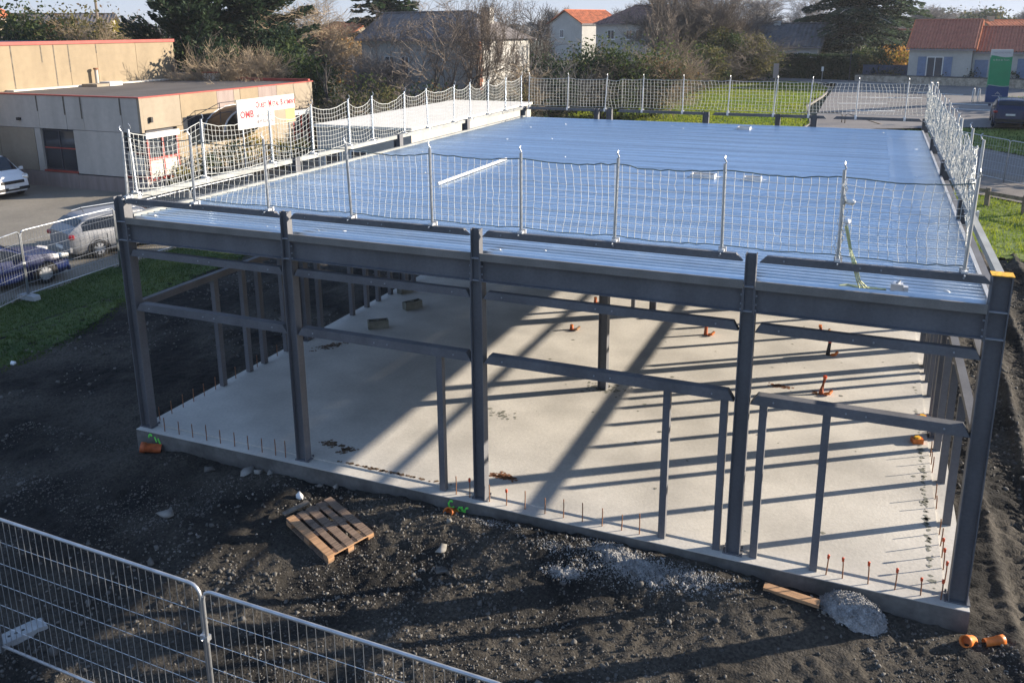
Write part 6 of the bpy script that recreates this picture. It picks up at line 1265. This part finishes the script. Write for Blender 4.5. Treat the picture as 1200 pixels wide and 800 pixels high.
bare_tree('bare_tree', 'leafless tree right of the large spreading one', -12.9, 42.3, 10.0, 6.4, 118, 4, 2, 0.12, 0.8, 0.15, 0.14, 'bark', 'twig', (1, 2))
leafy('low_shrub', 'low brown and green shrub behind the annex, left one', -17.0, 35.4, 4.1, 6.0, 'leaf_olive', 119, 3400, 0.10, mats2='leaf_mid', twigs=(20, 'twig'))
leafy('low_shrub', 'low brown shrub behind the annex, middle one', -13.2, 37.6, 3.7, 5.6, 'leaf_brown', 120, 2600, 0.10, mats2='leaf_dark', twigs=(22, 'twig'))
leafy('low_shrub', 'low dark shrub behind the annex, right one', -9.6, 39.6, 3.4, 4.4, 'leaf_dark', 121, 2600, 0.10, mats2='leaf_olive', twigs=(16, 'twig'))
bare_tree('winter_shrub', 'dense tan leafless shrub before the sunlit stone wall', -10.6, 42.4, 4.7, 6.0, 122, 4, 12, 0.16, 0.7, 0.25, 0.04, 'bark', 'twig_tan', (1, 2), cat='shrub')
bare_tree('pollard_tree', 'dark pollarded tree right of the stone house, left of three', -14.9, 56.4, 8.4, 4.6, 123, 4, 1, 0.22, 0.8, 0.35, 0.22, 'bark_dark', 'bark_dark', (1, 2))
bare_tree('pollard_tree', 'dark pollarded tree right of the stone house, middle of three', -13.0, 55.0, 8.6, 4.4, 124, 4, 1, 0.22, 0.8, 0.45, 0.20, 'bark_dark', 'bark_dark', (1, 2))
bare_tree('pollard_tree', 'slim dark tree right of the stone house, right of three', -11.0, 51.6, 7.8, 3.4, 125, 3, 1, 0.2, 0.9, 0.45, 0.11, 'bark_dark', 'bark', (1, 2))
# the hedge behind the back lawn
leafy('hedge_shrub', 'dark bluish shrub at the left end of the big hedge', -8.0, 44.3, 4.9, 4.4, 'leaf_dark', 126, 3600, 0.11, twigs=(26, 'twig_grey'))
leafy('hedge_shrub', 'broad evergreen shrub in the middle of the big hedge', -5.6, 47.6, 5.5, 6.8, 'leaf_mid', 127, 8000, 0.11, mats2='leaf_dark', twigs=(12, 'twig'))
leafy('hedge_shrub', 'evergreen shrub with reddish twigs at the right part of the big hedge', -2.5, 50.2, 5.1, 5.4, 'leaf_mid', 128, 5200, 0.11, mats2='leaf_brown', twigs=(24, 'twig_tan'))
bare_tree('winter_shrub', 'brown leafless shrub between the big hedge and the round bush', -2.6, 57.5, 4.3, 3.8, 129, 4, 16, 0.16, 0.6, 0.25, 0.04, 'bark', 'twig', (1, 2), cat='shrub')
leafy('round_bush', 'smaller olive bush left of the large round bush', -2.5, 65.6, 4.0, 6.6, 'leaf_olive', 130, 6000, 0.11, mats2='leaf_mid', twigs=(18, 'twig'))
leafy('round_bush', 'large rounded olive bush on the back lawn before the hedge', -0.2, 71.6, 4.6, 8.2, 'leaf_olive', 131, 17000, 0.11, mats2='leaf_mid', stems=9, twigs=(14, 'twig'))
bare_tree('bare_tree', 'leafless tree with dark forked trunks before the brown roof house', -5.3, 61.0, 10.4, 8.0, 132, 4, 2, 0.12, 0.6, 0.3, 0.19, 'bark_dark', 'twig', (1, 2))
bare_tree('bare_tree', 'dense leafless tree behind the smaller olive bush', -4.5, 73.4, 10.4, 9.6, 133, 4, 4, 0.10, 0.7, 0.1, 0.14, 'bark', 'twig', (2, 2))
bare_tree('bare_tree', 'dense leafless tree behind the large round bush', -2.0, 78.5, 9.8, 9.4, 134, 4, 4, 0.10, 0.75, 0.1, 0.14, 'bark', 'twig', (2, 2))
bare_tree('bare_tree', 'pale far leafless tree left above the dark bungalow', -2.9, 109, 9.8, 11.5, 135, 4, 1, 0.10, 0.85, 0.2, 0.22, 'bark', 'twig_grey', (2, 2), twig_r=0.02)
bare_tree('bare_tree', 'pale far leafless tree right above the dark bungalow', 1.2, 119, 10.6, 12.5, 136, 4, 1, 0.10, 0.85, 0.2, 0.22, 'bark', 'twig_grey', (2, 2), twig_r=0.02)
conifer('cedar_tree', 'huge spreading dark cedar beside the road', 10.0, 85.6, 13.6, 13.2, 'leaf_cedar', 137, 200, 300, 0.28, 0.26, 0.22, 0.5, trunk_r=0.40, base=0.14, layered=0.05, trunk='bark_pale')
hedge('clipped_hedge', 'dark clipped hedge along the road before the bungalow', (1.0, 75.9), (10.4, 74.9), 2.1, 1.4, 'leaf_dark', 138, 7000, 0.11, lumpy=0.04)
leafy('autumn_shrub', 'orange leaved shrub between the cedar and tiled house', 13.9, 81.5, 3.0, 4.0, 'leaf_orange', 139, 1600, 0.14, mats2='leaf_yellow')
leafy('garden_shrub', 'green shrub under the right side of the cedar', 11.4, 77.0, 3.0, 3.6, 'leaf_mid', 140, 2200, 0.12, mats2='leaf_olive')
hedge('tall_hedge', 'tall dark hedge left behind the tiled house', (10.8, 96.0), (17.0, 95.0), 4.0, 2.0, 'leaf_dark', 141, 4500, 0.16, lumpy=0.06)
for i, (x, y, s) in enumerate([(15.6, 73.0, 0.7), (17.2, 72.4, 0.5), (19.6, 71.9, 0.8), (22.4, 71.2, 0.6), (12.2, 74.2, 0.7), (13.6, 73.9, 0.6)]):
    leafy('wall_plant', 'small dark plant behind the rubble garden wall, %s from the left' % ordinal([2, 3, 4, 5, 0, 1][i]), x, y + 0.6, 1.0 + s * 0.5, 1.6, 'leaf_dark', 150 + i, 500, 0.08, mats2='leaf_olive', group='plants along the garden wall', stems=4)
# far trees in the haze
FT = [('left of the far group above the cedar', 13.6, 169, 9.0, 10), ('above the left tiled roof, first of the far row', 20.1, 209, 9.6, 14), ('above the left tiled roof, second of the far row', 28.0, 229, 9.4, 15), ('above the gable between the tiled roofs', 34.1, 248, 10.0, 12), ('above the right tiled roof, left of two', 36.1, 218, 8.6, 10), ('above the right tiled roof, right of two', 41.5, 207, 9.2, 12), ('behind the brown roof house', -27.5, 134, 9.2, 8), ('behind the orange roofed white house', -45.1, 149, 9.0, 9)]
for i, (lb, x, y, h, w) in enumerate(FT):
    if i in (2, 4): leafy('far_tree', 'hazy dark rounded far tree ' + lb, x, y, h, w, 'leaf_dark', 160 + i, 1800, 0.38, cat='tree', group='far trees on the horizon', mats2='leaf_olive')
    else: bare_tree('far_tree', 'hazy leafless far tree ' + lb, x, y, h, w, 160 + i, 4, 1, 0.10, 0.9, 0.3, 0.28, 'bark', 'twig_grey', (2, 3), group='far trees on the horizon', twig_r=0.035)
# far woods: one mass along the horizon
rg = np.random.default_rng(9); n = 26000; az = rg.uniform(R(-62), R(34), n); dist = rg.uniform(330, 620, n)
top = 7.4 + 6.0 * fan_noise(az * 20 + 50, dist * 0.01 + 5, 4, 1.5, 4) + (dist - 330) * 0.006; zz_ = G0 + rg.random(n) ** 0.8 * (top - G0)
P = np.stack([12 + np.sin(az) * dist, -11 + np.cos(az) * dist, zz_], 1); V, F = leaf_quads(P, rg.uniform(0.8, 2.2, n), rg); tag(obj('far_wood', np_mesh('far_wood', V, F, 'far_wood')), kind='stuff')
# trees outside the picture on the right, whose shade lies on the road and verge
for i, (x, y, h, w) in enumerate([(28.5, 51.8, 7.5, 7), (29.0, 47.2, 8.0, 7), (31.5, 56.5, 7.5, 7), (27.0, 43.0, 8.0, 6)]):
    leafy('roadside_tree', 'evergreen tree beyond the right edge, %s of the roadside group' % ordinal(i), x, y, h, w, 'leaf_dark', 180 + i, 5000, 0.22, cat='tree', mats2='leaf_mid', clumps=60)
leafy('roadside_shrub', 'broad shrub beyond the right edge beside the parking bay', 31.5, 66.5, 4.6, 7.0, 'leaf_dark', 190, 3000, 0.2, mats2='leaf_olive')
leafy('roadside_shrub', 'second broad shrub beyond the right edge near the road', 37.0, 71.0, 5.2, 7.0, 'leaf_dark', 191, 3000, 0.2, mats2='leaf_olive')
# planting along the workshop wall
for i, (y, h, w, mt, m2, lb) in enumerate([(20.9, 1.2, 1.3, 'leaf_yellow', 'leaf_mid', 'yellow green plant before the red entrance glazing'), (22.6, 1.9, 1.6, 'leaf_dark', 'leaf_mid', 'round dark bush left under the workshop awning'), (24.6, 2.2, 1.8, 'leaf_dark', 'leaf_olive', 'dark bush right under the workshop awning'), (26.2, 2.4, 1.4, 'leaf_yellow', 'leaf_orange', 'orange and yellow plant under the site sign'), (28.6, 1.6, 1.8, 'leaf_mid', 'leaf_yellow', 'green bush right of the site sign post'), (30.3, 1.5, 1.5, 'leaf_olive', 'leaf_mid', 'olive plant left of the far red framed window'), (32.2, 2.3, 1.2, 'leaf_mid', 'leaf_orange', 'climbing plant at the far red framed window')]):
    leafy('wall_bush', lb, -18.55, y, h, w, mt, 200 + i, 900, 0.07, mats2=m2, group='plants along the workshop wall', z=-0.4, stems=4)

# ------------------------------------------------------------------ the winter haze in the air
m = MB(); m.box(-3100, 3100, -450, 4600, -1.9, 18.0)
hz_mat = bpy.data.materials.new('haze'); hz_mat.use_nodes = True; hn = hz_mat.node_tree
for nd in list(hn.nodes):
    if nd.type == 'BSDF_PRINCIPLED': hn.nodes.remove(nd)
pv = hn.nodes.new('ShaderNodeVolumePrincipled'); pv.inputs['Color'].default_value = (0.86, 0.92, 1.0, 1); pv.inputs['Density'].default_value = 0.00028; pv.inputs['Anisotropy'].default_value = 0.2
hn.links.new(pv.outputs[0], hn.nodes['Material Output'].inputs['Volume'])
me = bpy.data.meshes.new('haze'); me.from_pydata(m.v, [], m.f); me.materials.append(hz_mat); tag(obj('haze', me), kind='stuff')
